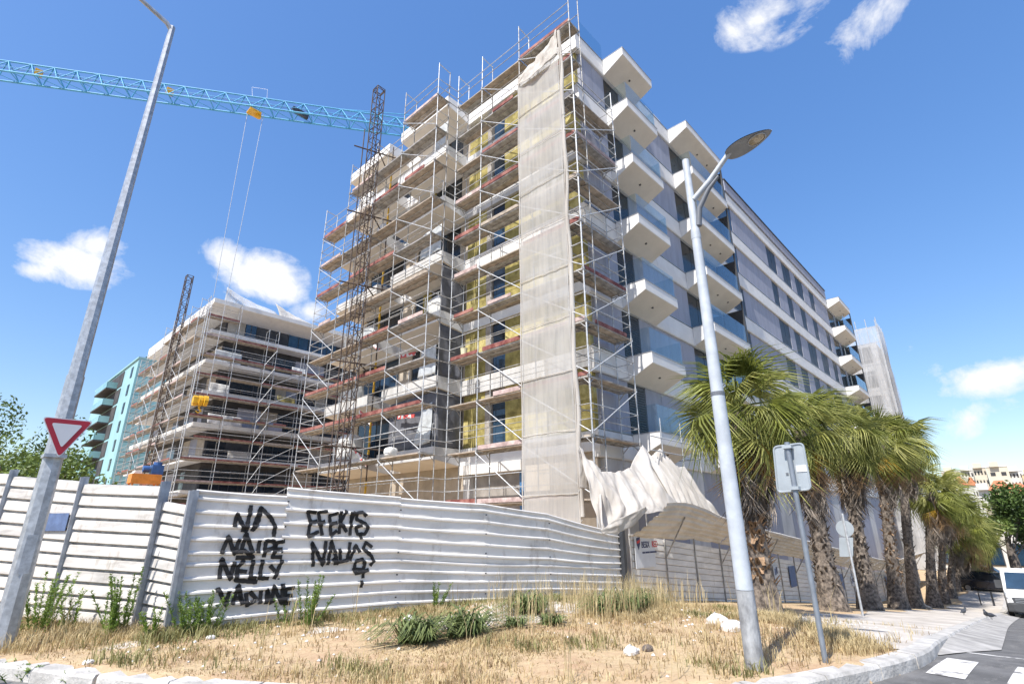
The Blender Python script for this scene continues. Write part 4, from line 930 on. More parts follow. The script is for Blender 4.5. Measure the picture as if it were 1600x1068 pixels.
m2 = mast('thin_hoist_mast', 'thin reddish lattice hoist mast beside the far block', 13.9, 62.0, -1.5, 26.2, .62, rust, .9, .045)
motor_blue = mat('motor_blue', (.03, .09, .25), .5, var=.2); machine_orange = mat('machine_orange', (.62, .21, .03), .5, var=.15)
hm = thing('hoist_cage', 'orange hoist platform with a blue motor just above the left fence', 'machine', (10.9, 50.0, -1.5))
qa = onY(202, 748, 50.0); qb = onY(250, 742, 50.0); qx = qa.x; qz = qb.z
part('platform', MB().box((qa.x, 49.4, qz-.7), (qb.x, 50.6, qz)), machine_orange, hm); part('motor', MB().box((qx+1.3, 49.7, qz+.01), (qx+2.1, 50.4, qz+.75)).tube([(qx+1.2, 50.05, qz+.42), (qx+.75, 50.05, qz+.42)], .26, 12).tube([(qx+1.7, 50.05, qz+.76), (qx+1.7, 50.05, qz+1.0)], .3, 12), motor_blue, hm)
part('gear_box', MB().prism([(qx+.1, qz+.01), (qx+.7, qz+.01), (qx+.6, qz+.3), (qx+.2, qz+.25)], 1, 49.6, 50.4), bag_white, hm)
for x in (qa.x+.15, qb.x-.15):
    for y in (49.5, 50.5): rod('leg', (x, y, -1.5), (x, y, qz-.7), .08, machine_orange, hm)
# ================================================================ turquoise glass block far left
gb = thing('glass_building', 'distant turquoise glass apartment block left of the scaffolded shell', 'building', (18.8, 105.3, -1.5))
cg = mat('turquoise_glass', (.21, .43, .46), .25, .0, var=.14, scale=.12, spec=.8, col2=(.30, .53, .56)); cg2 = mat('turquoise_render', (.26, .46, .51), .7, var=.08, scale=.3)
GX, GY, GZ = 18.8, 105.3, 27.3
part('core_wall', MB().box((GX+.12, GY+.12, -1.6), (48, 140, GZ-.05)), cg2, gb)
joint = mat('glass_joint', (.06, .10, .11), .6)
part('joint_backing', MB().box((GX+.3, GY+.06, -1.5), (48, GY+.118, GZ-.1)), joint, gb)
for r_ in range(18):
    for c_ in range(9): bx('glass_panel', (GX+.05+2.35*c_, GY, GZ-1.58*(r_+1)+.04), (GX+2.35*(c_+1)-.04, GY+.058, GZ-1.58*r_-.04), cg, gb)
for k in range(9):
    z = GZ-.9-3.16*k
    w = part('window', MB().box((GX+.05, GY+3.0, z-1.9), (GX+.118, GY+4.2, z)), frame_dark, gb); bx('pane', (GX+.02, GY+3.1, z-1.8), (GX+.048, GY+4.1, z-.1), glass_dark, w)
    b = part('balcony', MB().box((GX-1.6, GY+13, z-2.5), (GX+.118, GY+23, z-2.25)), dark_wall, gb); bx('glass_front', (GX-1.58, GY+13, z-2.24), (GX-1.52, GY+23, z-1.1), cg, b); bx('glass_front', (GX-1.5, GY+13.02, z-2.24), (GX+.1, GY+13.08, z-1.1), cg, b)
    bx('recess_wall', (GX+.02, GY+9.5, z-2.24), (GX+.11, GY+23, z+.4), dark_wall, b)
part('parapet', MB().box((GX-.1, GY-.1, GZ-.04), (48, 140, GZ+.25)), cg2, gb)
# ================================================================ net-wrapped block beyond the street end
nb_ = thing('net_wrapped_tower', 'pale net-wrapped block with scaffold just beyond the far end of the street facade', 'building', (72, 14, -5))
ca = pix(1369.5, 508); D = 76.0; cx, cy = D*ca.x/math.hypot(ca.x, ca.y), D*ca.y/math.hypot(ca.x, ca.y); ztop = D*ca.z/math.hypot(ca.x, ca.y)
part('core_wall', MB().box((cx+.6, cy+.6, -5), (cx+9, cy+9, ztop-2)), render_grey, nb_)
for z in np.arange(-3, ztop-3, 3.1):
    for y in (cy+1.3, cy+4.2, cy+6.9): bx('window', (cx+.52, y, z), (cx+.59, y+1.9, z+2.0), dark_wall, nb_)
    for x in (cx+1.4, cx+4.2): bx('window', (x, cy+.52, z), (x+1.8, cy+.59, z+2.0), dark_wall, nb_)
def wrap(o, du, nu, seed):
    def fn(u, v): p = Vector(o)+Vector(du)*u; w = .22*(vnoise(u*5, v*14, seed)-.5); return (p.x+(w if du[0] == 0 else 0), p.y+(w if du[0] else 0), -4.9+(ztop+4.9)*v)
    return MB().grid(fn, nu, 40)
part('net_panel', wrap((cx, cy, 0), (0, 4.6, 0), 14, 1), net_white, nb_, smooth=True); part('net_panel', wrap((cx, cy, 0), (4.5, 0, 0), 12, 2), net_white, nb_, smooth=True)
for u in range(5):
    y = cy+4.4*u/4; rod('standard', (cx+.1, y, -5), (cx+.1, y, ztop+1.1), .045, galv, nb_)
    rod('standard', (cx+4.3*u/4, cy+.1, -5), (cx+4.3*u/4, cy+.1, ztop+.8), .045, galv, nb_)
for z in np.arange(-3, ztop+1, 2.0):
    rod('ledger', (cx+.12, cy, z), (cx+.12, cy+6.5, z), .04, galv_dirty, nb_); bx('deck_plank', (cx+.15, cy+4.7, z), (cx+.5, cy+7.6, z+.07), deck_wood, nb_)
for y in (cy+5.0, cy+6.2, cy+7.5): rod('standard', (cx+.1, y, -5), (cx+.1, y, ztop+.4), .045, rust, nb_)

# ================================================================ tower crane
cr = thing('tower_crane', 'blue lattice tower crane with its long jib crossing the sky at upper left', 'crane', (32.0, 35.3, -1.5))
HJ = 40.0
ja = pix(0, 118); jb = pix(630, 206); A0 = ja*(HJ/ja.z); B0 = jb*(HJ/jb.z); jd = (B0-A0); jd.z = 0; jd.normalize()
s0 = -14.0; s1 = 50.5; wj = 1.35; jn = Vector((-jd.y, jd.x, 0)); O = Vector((A0.x, A0.y, HJ)); hj = 1.75
J = lambda s, w, h: O+jd*s+jn*w+Vector((0, 0, h))
for w in (-wj/2, wj/2): rod('jib_chord', J(s0, w, 0), J(s1, w, 0), .095, crane_blue, cr, 6)
rod('jib_chord', J(s0, 0, hj), J(s1, 0, hj), .085, crane_blue, cr, 6)
n = 34; st = (s1-s0)/n
for i in range(n):
    a, m_, b = s0+st*i, s0+st*(i+.5), s0+st*(i+1)
    for w in (-wj/2, wj/2): rod('jib_lacing', J(a, w, 0), J(m_, 0, hj), .055, crane_blue, cr, 5); rod('jib_lacing', J(m_, 0, hj), J(b, w, 0), .055, crane_blue, cr, 5)
    rod('jib_lacing', J(a, -wj/2, 0), J(b, wj/2, 0), .03, crane_blue, cr, 5); rod('jib_lacing', J(a, -wj/2, 0), J(a, wj/2, 0), .04, crane_blue, cr, 5)
    bx_ = J(a, wj*.15, .06); 
rod('pendant', J(30, 0, hj), J(37, 0, hj+.55), .05, crane_blue, cr, 5); rod('pendant', J(37, 0, hj+.55), J(s1, 0, hj+.1), .05, crane_blue, cr, 5)
rod('hoist_rope', J(s0, 0, .9), J(s1, 0, 1.0), .02, dark_metal, cr, 4); rod('walkway_rail', J(s0, -wj/2, .55), J(s1, -wj/2, .55), .025, crane_blue, cr, 5)
# mast of the crane stands in the yard behind the street block
MX, MY = J(s1-1.5, 0, 0).x, J(s1-1.5, 0, 0).y
for dx in (-.9, .9):
    for dy in (-.9, .9): rod('mast_chord', (MX+dx, MY+dy, -1.5), (MX+dx, MY+dy, HJ), .1, crane_blue, cr, 6)
for i in range(20):
    z = -1.5+2.07*i
    for (a, b) in (((-.9, -.9), (.9, -.9)), ((.9, -.9), (.9, .9)), ((.9, .9), (-.9, .9)), ((-.9, .9), (-.9, -.9))): rod('mast_lacing', (MX+a[0], MY+a[1], z), (MX+b[0], MY+b[1], z+2.07), .05, crane_blue, cr, 5)
for px in (60, 263):
    c = pix(px, 112 if px < 100 else 137); t = (HJ+1.0)/c.z; c = c*t; c = O+jd*((c-O).dot(jd))+Vector((0, 0, .9)); part('jib_lamp', MB().box(c-Vector((.3, .15, .35)), c+Vector((.3, .15, .35))), yellow_paint, cr)
# trolley, ropes and hook block
tcx = pix(397, 165); tcx = tcx*(HJ/tcx.z); sT = (tcx-O).dot(jd); T = J(sT, 0, 0)
trol = part('trolley', MB().box(T+Vector((-.7, -.5, -.40)), T+Vector((.4, .5, -.2))), yellow_paint, cr)
part('trolley_winch', MB().lathe([(.12, -.75), (.28, -.7), (.28, -.35), (.12, -.3)], tuple(T+Vector((.3, 0, .1))), 12), yellow_paint, cr)
part('winch_house', MB().box(J(sT+3.4, -.3, .25), J(sT+5.0, .3, .8)), dark_metal, cr)
part('cage', MB().tube([J(sT-.6, 0, hj), J(sT-.8, 0, hj+1.2), J(sT+.7, 0, hj+1.2), J(sT+.8, 0, hj)], .015, 5), galv, cr)
hookc = pix(304, 625); dd = math.hypot(T.x, T.y); hz = dd*hookc.z/math.hypot(hookc.x, hookc.y)
H = Vector((T.x, T.y, hz))
for w in (-.75, .75): rod('rope', T+jd*w+Vector((0, 0, -.3)), H+jd*w*.6+Vector((0, 0, .5)), .022, galv, cr, 4)
hb = part('hook_block', MB().box(H+Vector((-.55, -.2, -.25)), H+Vector((.55, .2, .25))), yellow_paint, cr)
for k in (-.4, 0, .4):
    c = H+jd*k; part('sheave', MB().prism([(c.y+.36*math.cos(a*.524), c.z+.44*math.sin(a*.524)) for a in range(12)], 0, c.x-.14, c.x+.14), yellow_paint, cr)
part('hook', MB().tube([H+Vector((0, 0, -.3)), H+Vector((0, 0, -.6)), H+Vector((.2, 0, -.85)), H+Vector((0, 0, -1.0)), H+Vector((-.2, 0, -.88))], [.06, .08, .08, .06, .03], 8), yellow_paint, cr)
# ================================================================ lamps and signs
lamp_paint = mat('lamp_paint', (.44, .475, .515), .5, .0, var=.12, scale=5); lamp_base = mat('lamp_base_worn', (.27, .275, .285), .8, .0, var=.3, scale=9, stretch=(1, 1, .4), col2=(.38, .39, .40), thresh=(.35, .62), bump=.5)
lamp_galv = mat('lamp_galvanised', (.40, .42, .45), .45, .5, var=.2, scale=12); lens = mat('lamp_lens', (.45, .38, .27), .25, var=.35, scale=18); grey_plastic = mat('grey_plastic', (.13, .14, .16), .5)
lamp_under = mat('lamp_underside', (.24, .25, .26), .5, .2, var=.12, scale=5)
lx, ly = 6.55, 2.55; ll = thing('street_lamp', 'pale grey street lamp with a boat-shaped head, in front of the first palm', 'street lamp', (lx, ly, -1.5))
def cone(z0, z1, r0, r1, n=20): return MB().lathe([(r0, z0), (r1, z1)], (lx, ly, 0), n)
part('pole_base', cone(-1.62, -.72, .100, .096), lamp_base, ll, smooth=True); part('pole', cone(-.715, 1.55, .095, .082), lamp_paint, ll, smooth=True); part('pole', cone(1.555, 3.9, .078, .060), lamp_paint, ll, smooth=True)
part('pole_top', cone(3.9, 5.12, .052, .050), lamp_paint, ll, smooth=True); part('collar', MB().lathe([(.064, 3.78), (.068, 3.82), (.058, 3.95)], (lx, ly, 0), 16), lamp_paint, ll, smooth=True); part('joint', MB().lathe([(.085, 1.52), (.086, 1.57)], (lx, ly, 0), 20), grey_plastic, ll)
hd = Vector((.12, -1, 0)).normalized()
p0 = Vector((lx, ly, 4.42)); pm = p0+hd*.28+Vector((0, 0, .2)); h0 = onX(1140, 240, lx+.06); h1 = onX(1206, 203, lx+.14)
part('arm', MB().tube([p0+hd*.04, p0+hd*.30+Vector((0, 0, .22)), h0+Vector((0, 0, .02)), h0.lerp(h1, .35)+Vector((0, 0, .03))], [.042, .040, .036, .03], 12), lamp_paint, ll, smooth=True)
part('bracket', MB().tube([Vector((lx, ly, 3.98))+hd*.055, Vector((lx, ly, 4.25))+hd*.10, Vector((lx, ly, 4.50))+hd*.26, Vector((lx, ly, 4.66))+hd*.42], [.045, .040, .034, .02], 10), grey_plastic, ll, smooth=True)
ax = (h1-h0); LH = ax.length; ax.normalize(); sd_ = ax.cross(Vector((0, 0, 1))).normalized(); un = sd_.cross(ax)
def head(u, v, under):
    w = .185*math.sin(math.pi*min(1, u**.75*.93+.07))**.6; e = (v-.5)*2
    z = (.075*(1-e*e)*math.sin(math.pi*min(1, u*.9+.08))) if not under else -.012
    return h0-ax*.05+ax*((LH+.05)*u)+sd_*(w*e)+un*z
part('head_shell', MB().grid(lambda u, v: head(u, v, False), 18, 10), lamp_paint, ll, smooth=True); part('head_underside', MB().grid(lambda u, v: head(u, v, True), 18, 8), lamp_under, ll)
part('lamp_lens', MB().grid(lambda u, v: h0+ax*(LH*(.46+.36*u))+sd_*((v-.5)*.19*(1-.5*(2*u-1)**4))-un*(.014+.03*math.sin(math.pi*u)*math.sin(math.pi*v)), 12, 8), lens, ll, smooth=True)
part('lens_frame', MB().tube([h0+ax*(LH*(.64+.20*math.cos(a)))+sd_*(.105*math.sin(a))-un*.02 for a in np.linspace(0, 2*math.pi, 25)], .007, 6), coping, ll)
tx, ty = 1.09, 10.25; tl_ = thing('tall_lamp_post', 'tall galvanised octagonal lamp post at the left edge with a give-way sign on it', 'street lamp', (tx, ty, -1.5))
part('pole', MB().lathe([(.135, -1.62), (.112, 2.2)], (tx, ty, 0), 8), lamp_galv, tl_); part('pole', MB().lathe([(.100, 2.2), (.052, 9.4)], (tx, ty, 0), 8), lamp_galv, tl_)
part('access_door', MB().box((tx-.06, ty-.128, -.6), (tx+.06, ty-.118, -.1)), lamp_galv, tl_)
part('arm', MB().tube([(tx, ty, 9.3), (tx-.1, ty, 9.42), (tx-.6, ty, 9.62), (tx-1.6, ty, 9.9)], [.05, .045, .04, .035], 8), lamp_galv, tl_, smooth=True)
part('lamp_head', MB().grid(lambda u, v: (tx-1.5-.8*u, ty+(v-.5)*.3*math.sin(math.pi*(u*.86+.07)), 9.9+.12*u+.07*math.sin(math.pi*v)), 10, 8), lamp_galv, tl_, smooth=True)
gw = thing('give_way_sign', 'white triangular give-way sign with red border on the tall lamp post', 'road sign', (tx, ty-.2, 1.0))
sign_face = mat('sign_face', (.60, .60, .62), .4, var=.04); sign_red = mat('sign_red', (.36, .012, .03), .4, var=.08)
tri = [onY(66, 650, 10.04), onY(147, 658, 10.04), onY(91, 716, 10.04)]; cen = sum(tri, Vector())/3
def rounded(tri_, k, rr=.10):
    out = []
    for i in range(3):
        p, a, b = tri_[i], tri_[i-1], tri_[(i+1) % 3]
        p = cen+(p-cen)*k; a = cen+(a-cen)*k; b = cen+(b-cen)*k
        for t in np.linspace(0, 1, 6):
            q0 = p.lerp(a, rr); q1 = p.lerp(b, rr); out.append(q0.lerp(p, t).lerp(p.lerp(q1, t), t))
    return out
def plate(pts, d0, d1, axis_v):
    mb = MB(); n = len(pts); mb.v = [tuple(p+axis_v*d0) for p in pts]+[tuple(p+axis_v*d1) for p in pts]; mb.f = [tuple(range(n)), tuple(reversed(range(n, 2*n)))]+[((i+1) % n, i, n+i, n+(i+1) % n) for i in range(n)]; return mb
fy = Vector((0, -1, 0))
part('plate', plate(rounded(tri, 1.0), -.02, 0, fy), sign_face, gw); part('red_border', plate(rounded(tri, .94), .0005, .004, fy), sign_red, gw); part('white_field', plate(rounded(tri, .60), .0045, .008, fy), sign_face, gw)
part('clamp', MB().box((tx-.13, ty-.19, .95), (tx+.13, ty+.13, 1.0)), lamp_galv, gw)
# rectangular plate seen from behind
plate_back = mat('plate_back', (.40, .44, .47), .45, .35, var=.08, scale=3); post_grey = mat('post_grey', (.24, .27, .31), .5, .4, var=.2)
s1_ = thing('road_sign', 'large rectangular road sign seen from its bare grey back, beside the street lamp', 'road sign', (7.45, 2.19, -1.5)); XS = 7.36
cs = [onX(1209, 698, XS), onX(1255, 692, XS), onX(1268, 764, XS), onX(1216, 769, XS)]
def rrect(c, r_):
    out = []
    for i in range(4):
        p, a, b = c[i], c[i-1], c[(i+1) % 4]; q0 = p+(a-p).normalized()*r_; q1 = p+(b-p).normalized()*r_
        for t in np.linspace(0, 1, 6): out.append(q0.lerp(p, t).lerp(p.lerp(q1, t), t))
    return out
part('plate', plate(rrect(cs, .055), -.012, .012, Vector((-1, 0, 0))), plate_back, s1_)
rp = rrect(cs, .055); part('rim', MB().tube([p+Vector((-.014, 0, 0)) for p in rp]+[rp[0]+Vector((-.014, 0, 0))], .012, 6), plate_back, s1_)
mid = (cs[0]+cs[1])/2; rod('post', (7.30, mid.y-.005, -1.7), (7.30, mid.y-.005, mid.z+.03), .030, post_grey, s1_, 12)
for z in (mid.z-.03, (cs[2].z+cs[3].z)/2+.03): bx('clamp', (7.25, mid.y-.06, z-.02), (7.345, mid.y+.05, z+.02), plate_back, s1_)
st_ = (cs[0]+cs[2])/2; bx('sticker', (7.340, st_.y-.17, st_.z-.06), (7.3455, st_.y-.05, st_.z+.02), sign_white, s1_); bx('sticker', (7.340, st_.y+.05, st_.z-.09), (7.3455, st_.y+.08, st_.z-.06), grey_plastic, s1_)
s2_ = thing('road_sign', 'smaller sign post with a round plate over a square one, between the palms', 'road sign', (17.78, 4.21, -2.4)); XS = 17.7
dc = onX(1320, 825, XS); c2 = [onX(1311, 839, XS), onX(1333, 839, XS), onX(1333, 869, XS), onX(1312, 869, XS)]
part('disc', plate([dc+Vector((0, .22*math.cos(a), .22*math.sin(a))) for a in np.linspace(0, 2*math.pi, 24, endpoint=False)], -.01, .01, Vector((-1, 0, 0))), plate_back, s2_); part('plate', plate(rrect(c2, .03), -.01, .01, Vector((-1, 0, 0))), plate_back, s2_)
rod('post', (17.66, dc.y-.02, -2.5), (17.66, dc.y-.02, dc.z+.4), .03, galv, s2_, 10)
# ================================================================ palms
frond_green = mat('palm_green', (.16, .20, .04), .5, var=.45, scale=1.2, col2=(.33, .355, .08), spec=.35, trans=.34)
frond_light = mat('palm_green_light', (.29, .32, .075), .5, var=.35, scale=1.2, col2=(.50, .49, .17), spec=.35, trans=.36)
frond_yellow = mat('palm_yellow', (.44, .27, .03), .55, var=.25, scale=2, trans=.2)
frond_tan = mat('palm_tan', (.36, .235, .125), .8, var=.3, scale=2, trans=.1)
frond_dead = mat('palm_dead', (.21, .178, .15), .9, var=.45, scale=2.5, col2=(.34, .285, .235))
bark = mat('palm_bark', (.10, .08, .066), .95, var=.5, scale=9, bump=.9, bscale=22, col2=(.25, .205, .165)); bark_tan = mat('palm_boot', (.26, .165, .095), .9, var=.4, scale=8, bump=.5)
def frond(seed, pet, L, n, spread, droop, curl, m, tipdroop=.5):
    """fan leaf: petiole along +X, folded segments radiating from its end, tips drooping"""
    rnd = random.Random(seed); mb = MB(); P = lambda t: Vector((pet*t, 0, -droop*.35*pet*t*t))
    for t0, t1 in ((0, .5), (.5, 1)):
        a, b = P(t0), P(t1); w0 = .028*(1-.5*t0); w1 = .028*(1-.5*t1); k = len(mb.v)
        mb.v += [(a.x, -w0, a.z), (a.x, w0, a.z), (b.x, w1, b.z), (b.x, -w1, b.z), (a.x, 0, a.z-.03), (b.x, 0, b.z-.025)]; mb.f += [(k, k+1, k+2, k+3), (k, k+3, k+5, k+4), (k+1, k+4, k+5, k+2)]
    hub = P(1.0); da = spread/n
    for i in range(n):
        a = -spread/2+da*(i+.5)+rnd.uniform(-.03, .03); l = L*(.62+.38*math.cos(a*.62))*rnd.uniform(.72, 1.08); c, s_ = math.cos(a), math.sin(a)
        def pt(r_, side, zoff):
            q = r_/l; z = -droop*.55*r_*q-curl*abs(s_)*r_*.55-(tipdroop*max(0, q-.5)**1.6*l*1.6)
            bend = 1-.28*tipdroop*max(0, q-.55)
            return (hub.x+c*r_*bend-s_*side, s_*r_*bend+c*side, hub.z+z+zoff)
        r1, r2 = .40*l, .70*l; w1 = r1*math.tan(da/2)*1.02; w2 = w1*.62; k = len(mb.v)
        mb.v += [pt(.03, 0, 0), pt(r1, -w1, .0), pt(r1, 0, -.035), pt(r1, w1, .0), pt(r2, -w2, .0), pt(r2, 0, -.022), pt(r2, w2, .0), pt(l, 0, 0)]
        mb.f += [(k, k+2, k+1), (k, k+3, k+2), (k+1, k+2, k+5, k+4), (k+2, k+3, k+6, k+5), (k+4, k+5, k+7), (k+5, k+6, k+7)]
    return mb.mesh('frond', m)
GREEN = [frond(i, .68+.12*(i % 3), 1.08, 30, 3.3+.15*(i % 3), .35+.15*(i % 4), .25+.15*(i % 3), frond_green if i % 2 else frond_light, .9+.35*(i % 3)) for i in range(8)]
YELL = [frond(20+i, .75, .9, 20, 2.6, .7, .6, frond_yellow, 1.0) for i in range(2)]
TAN = [frond(30+i, .7, .95, 16, 1.7, .8, .9, frond_tan, 1.1) for i in range(3)]
DEAD = [frond(40+i, .45, 1.05, 15, .7+.15*i, .25, .5, frond_dead, .3) for i in range(4)]
def place_leaf(name, me, parent, loc, az, el, roll, sc):
    o = bpy.data.objects.new(name, me); link(o, parent); o.location = loc
    o.rotation_mode = 'QUATERNION'; o.rotation_quaternion = Quaternion((0, 0, 1), az) @ Quaternion((0, 1, 0), -el) @ Quaternion((1, 0, 0), roll); o.scale = (sc,)*3; return o
def palm(x, y, cpx, label, r0, sc, ng, nd, seed, detail):
    rnd = random.Random(seed); D = math.hypot(x, y); d = pix(*cpx); az = math.atan2(d.y, d.x); zc = D*d.z/math.hypot(d.x, d.y)
    g_ = ground_z(x, y); C = Vector((D*math.cos(az)-x, D*math.sin(az)-y, zc-g_)); t = thing('fan_palm', label, 'palm', (x, y, g_), 'palms along the hoarding'); H = C.z
    ctr = lambda q: Vector((C.x*q**1.3, C.y*q**1.3, C.z*q))
    # trunk: flared base and rough leaf bases
    n = 16; rows = 26 if detail else 14; mb = MB()
    for j in range(rows+1):
        q = j/rows; p = ctr(q); rr = r0*(.36+.48*math.exp(-q*6)+.06*q)
        for k in range(n):
            a = 2*math.pi*k/n; w = rr*(1+.20*(vnoise(k*.9+(j % 2)*.5, j*1.3, seed)-.5)); mb.v.append((p.x+w*math.cos(a), p.y+w*math.sin(a), p.z-.12*(j == 0)))
    for j in range(rows):
        for k in range(n): a = j*n+k; b = j*n+(k+1) % n; mb.f.append((a, b, b+n, a+n))
    part('trunk', mb, bark, t, local=True)
    # old leaf bases ("boots") sticking out of the trunk
    mb = MB(); nbt = 230 if detail else 110
    for i in range(nbt):
        q = rnd.uniform(.14, .86); a = rnd.uniform(0, 6.283); p = ctr(q); rr = r0*(.36+.48*math.exp(-q*6)+.06*q); e = Vector((math.cos(a), math.sin(a), 0)); s_ = Vector((-e.y, e.x, 0)); l = rnd.uniform(.08, .20); up = rnd.choice((1, 1, -1))*rnd.uniform(.4, 1.0)
        b = p+e*(rr*.93); tip = b+e*(l*.8)+Vector((0, 0, l*up)); w = rnd.uniform(.035, .07); k = len(mb.v)
        mb.v += [tuple(b-s_*w), tuple(b+s_*w), tuple(tip+s_*w*.5), tuple(tip-s_*w*.5), tuple(b+Vector((0, 0, -.05)))]; mb.f += [(k, k+1, k+2, k+3), (k, k+3, k+4), (k+1, k+4, k+2)]
    part('leaf_bases', mb, bark_tan if seed % 3 == 1 else bark, t, local=True, kind='stuff')
    for i in range(ng):
        q = (i+.5)/ng; el = math.radians(84-130*q**.9+rnd.uniform(-15, 15)); a = i*2.39996+rnd.uniform(-.3, .3)
        place_leaf('frond', GREEN[rnd.randrange(8)], t, C+Vector((0, 0, .12*(1-q)*2-.1)), a, el, rnd.uniform(-.9, .9), sc*rnd.uniform(.72, 1.15))
    for i in range(max(2, ng//13)): place_leaf('yellow_frond', YELL[i % 2], t, C+Vector((0, 0, -.2)), rnd.uniform(0, 6.28) if i > 1 else (math.atan2(-y, -x)+(.9 if i else -.35)), math.radians(rnd.uniform(-72, -30)), rnd.uniform(-.8, .8), sc*rnd.uniform(.7, 1.0))
    for i in range(nd//3): place_leaf('dry_frond', TAN[i % 3], t, C+Vector((0, 0, -.25-rnd.uniform(0, .25))), i*2.39996, math.radians(rnd.uniform(-76, -45)), rnd.uniform(-.5, .5), sc*rnd.uniform(.8, 1.05))
    for i in range(nd):
        q = i/nd; z = -.2-1.35*q*sc; f_ = max(.35, (C.z+z)/C.z); pp = ctr(f_)
        place_leaf('dead_frond', DEAD[i % 4], t, Vector((pp.x+.30*(1-.45*q)*math.cos(i*2.39996), pp.y+.30*(1-.45*q)*math.sin(i*2.39996), C.z+z)), i*2.39996, math.radians(rnd.uniform(-90, -74)), rnd.uniform(-.8, .8), sc*rnd.uniform(.75, 1.15))
    return t
PALMS = [(12.72, 4.54, (1155, 642), .46, .95, 42, 84), (19.9, 5.1, (1250, 674), .60, 1.06, 42, 84), (25.2, 5.2, (1318, 684), .56, 1.10, 40, 78), (30.9, 5.25, (1376, 690), .56, 1.12, 40, 72), (35.6, 5.3, (1408, 690), .50, 1.12, 38, 64),
         (41.5, 5.3, (1454, 768), .54, 1.15, 36, 60), (46.0, 5.3, (1476, 782), .46, 1.15, 30, 30), (50.0, 5.3, (1498, 815), .50, 1.15, 30, 30), (55.0, 5.4, (1508, 836), .46, 1.1, 34, 28), (60.0, 5.4, (1522, 845), .46, 1.1, 34, 28)]
PL = ['nearest fan palm, right behind the pale street lamp, torn brown skirt on its trunk', 'second fan palm from the camera, flared bare base, behind the grey sign back', 'third fan palm, behind the small round sign', 'fourth fan palm in the row with a pale worn lower trunk', 'fifth fan palm in the row, tall with a thin dark trunk', 'sixth fan palm in the row with bright drooping crown', 'seventh fan palm in the row, partly hidden', 'eighth fan palm, lower crown towards the van', 'ninth fan palm, second last of the row', 'last and farthest fan palm of the row']
for i, (x, y, cp, r0, sc, ng, nd) in enumerate(PALMS): palm(x, y, cp, PL[i], r0, sc, ng, nd, i+1, i < 4)
# ================================================================ broadleaf trees
leaf_a = mat('leaf_green', (.055, .105, .022), .55, var=.4, scale=1.5, col2=(.12, .19, .04), trans=.25); leaf_b = mat('leaf_bright', (.11, .18, .035), .55, var=.35, scale=1.5, col2=(.20, .27, .06), trans=.3)
bark_grey = mat('tree_bark', (.12, .10, .085), .9, var=.3, scale=6, bump=.5)
def leaf_cloud(centers, radii, n, size, rng):
    pick = rng.integers(0, len(centers), n); c = np.array(centers)[pick]; r_ = np.array(radii)[pick]
    d = rng.normal(size=(n, 3)); d /= np.linalg.norm(d, axis=1)[:, None]; p = c+d*(r_*rng.uniform(.35, 1.0, n)**.6)[:, None]
    a = rng.normal(size=(n, 3)); a /= np.linalg.norm(a, axis=1)[:, None]; b = np.cross(a, rng.normal(size=(n, 3))); b /= np.linalg.norm(b, axis=1)[:, None]
    s_ = (size*rng.uniform(.6, 1.3, n))[:, None]; v = np.stack([p-a*s_, p+b*s_*.5, p+a*s_, p-b*s_*.5], 1).reshape(-1, 3); f = np.arange(n*4).reshape(n, 4); return v, f
def tree(x, y, z, h, w, label, m, nl, seed, size, name='broadleaf_tree'):
    rng = np.random.default_rng(seed); t = thing(name, label, 'tree', (x, y, z)); rnd = random.Random(seed)
    mb = MB(); mb.tube([(0, 0, -.2), (.05, 0, h*.3), (.1, .05, h*.55)], [w*.05+.05, w*.04+.03, .06], 8); cs_ = []; rs = []
    for i in range(16):
        a = rnd.uniform(0, 6.28); q = rnd.uniform(.15, 1); zz = h*rnd.uniform(.42, .95); rr = w*.5*q*math.sqrt(max(.05, 1-((zz/h-.62)/.45)**2)); c = (rr*math.cos(a), rr*math.sin(a), zz); cs_.append(c); rs.append(w*rnd.uniform(.13, .22))
        mb.tube([(.04, 0, h*rnd.uniform(.25, .5)), (c[0]*.5, c[1]*.5, zz*.75+.1), c], [.05, .035, .015], 5)
    part('trunk', mb, bark_grey, t, local=True, smooth=True); v, f = leaf_cloud(cs_, rs, nl, size, rng); part('crown', fastmesh('crown', v, f, m), m, t, local=True); return t
def at_d(px, py, D): d = pix(px, py); k = D/math.hypot(d.x, d.y); return d*k
for (px, D, h, w, lab, m, nl, sd__) in ((22, 24, 3.7, 4.6, 'leafy green tree rising behind the left board fence', leaf_b, 7000, 3), (-30, 27, 5.4, 5, 'second leafy tree behind the fence at the left edge', leaf_a, 5000, 4), (105, 46, 3.2, 5, 'low dark bush behind the left fence, right of the leafy tree', leaf_a, 2500, 5),
                                     (1562, 64, 7.4, 7.5, 'dense green street tree behind the white van', leaf_a, 8000, 6), (1604, 70, 7.2, 7, 'dense green tree at the right edge behind the van', leaf_a, 7000, 7), (1523, 62, 5.2, 4.2, 'small green tree between the last palm and the van', leaf_b, 3500, 8), (1495, 85, 6.5, 6, 'green tree half hidden behind the last palms', leaf_a, 4000, 9)):
    c = at_d(px, 800, D); tree(c.x, c.y, Gx(c.x) if c.x < 70 else -5, h, w, lab, m, nl, sd__, .16 if D > 40 else .075)
shrub = part('roof_shrub', fastmesh('roof_shrub', *leaf_cloud([(21.4, 107, 28.0), (22.6, 107.5, 28.4), (23.8, 107, 28.2), (20.6, 107, 27.7)], [1.1, 1.3, 1.2, .6], 1500, .25, np.random.default_rng(5)), leaf_b), leaf_b); tag(shrub, 'yellow-green shrub on the roof of the turquoise glass block', 'shrub')
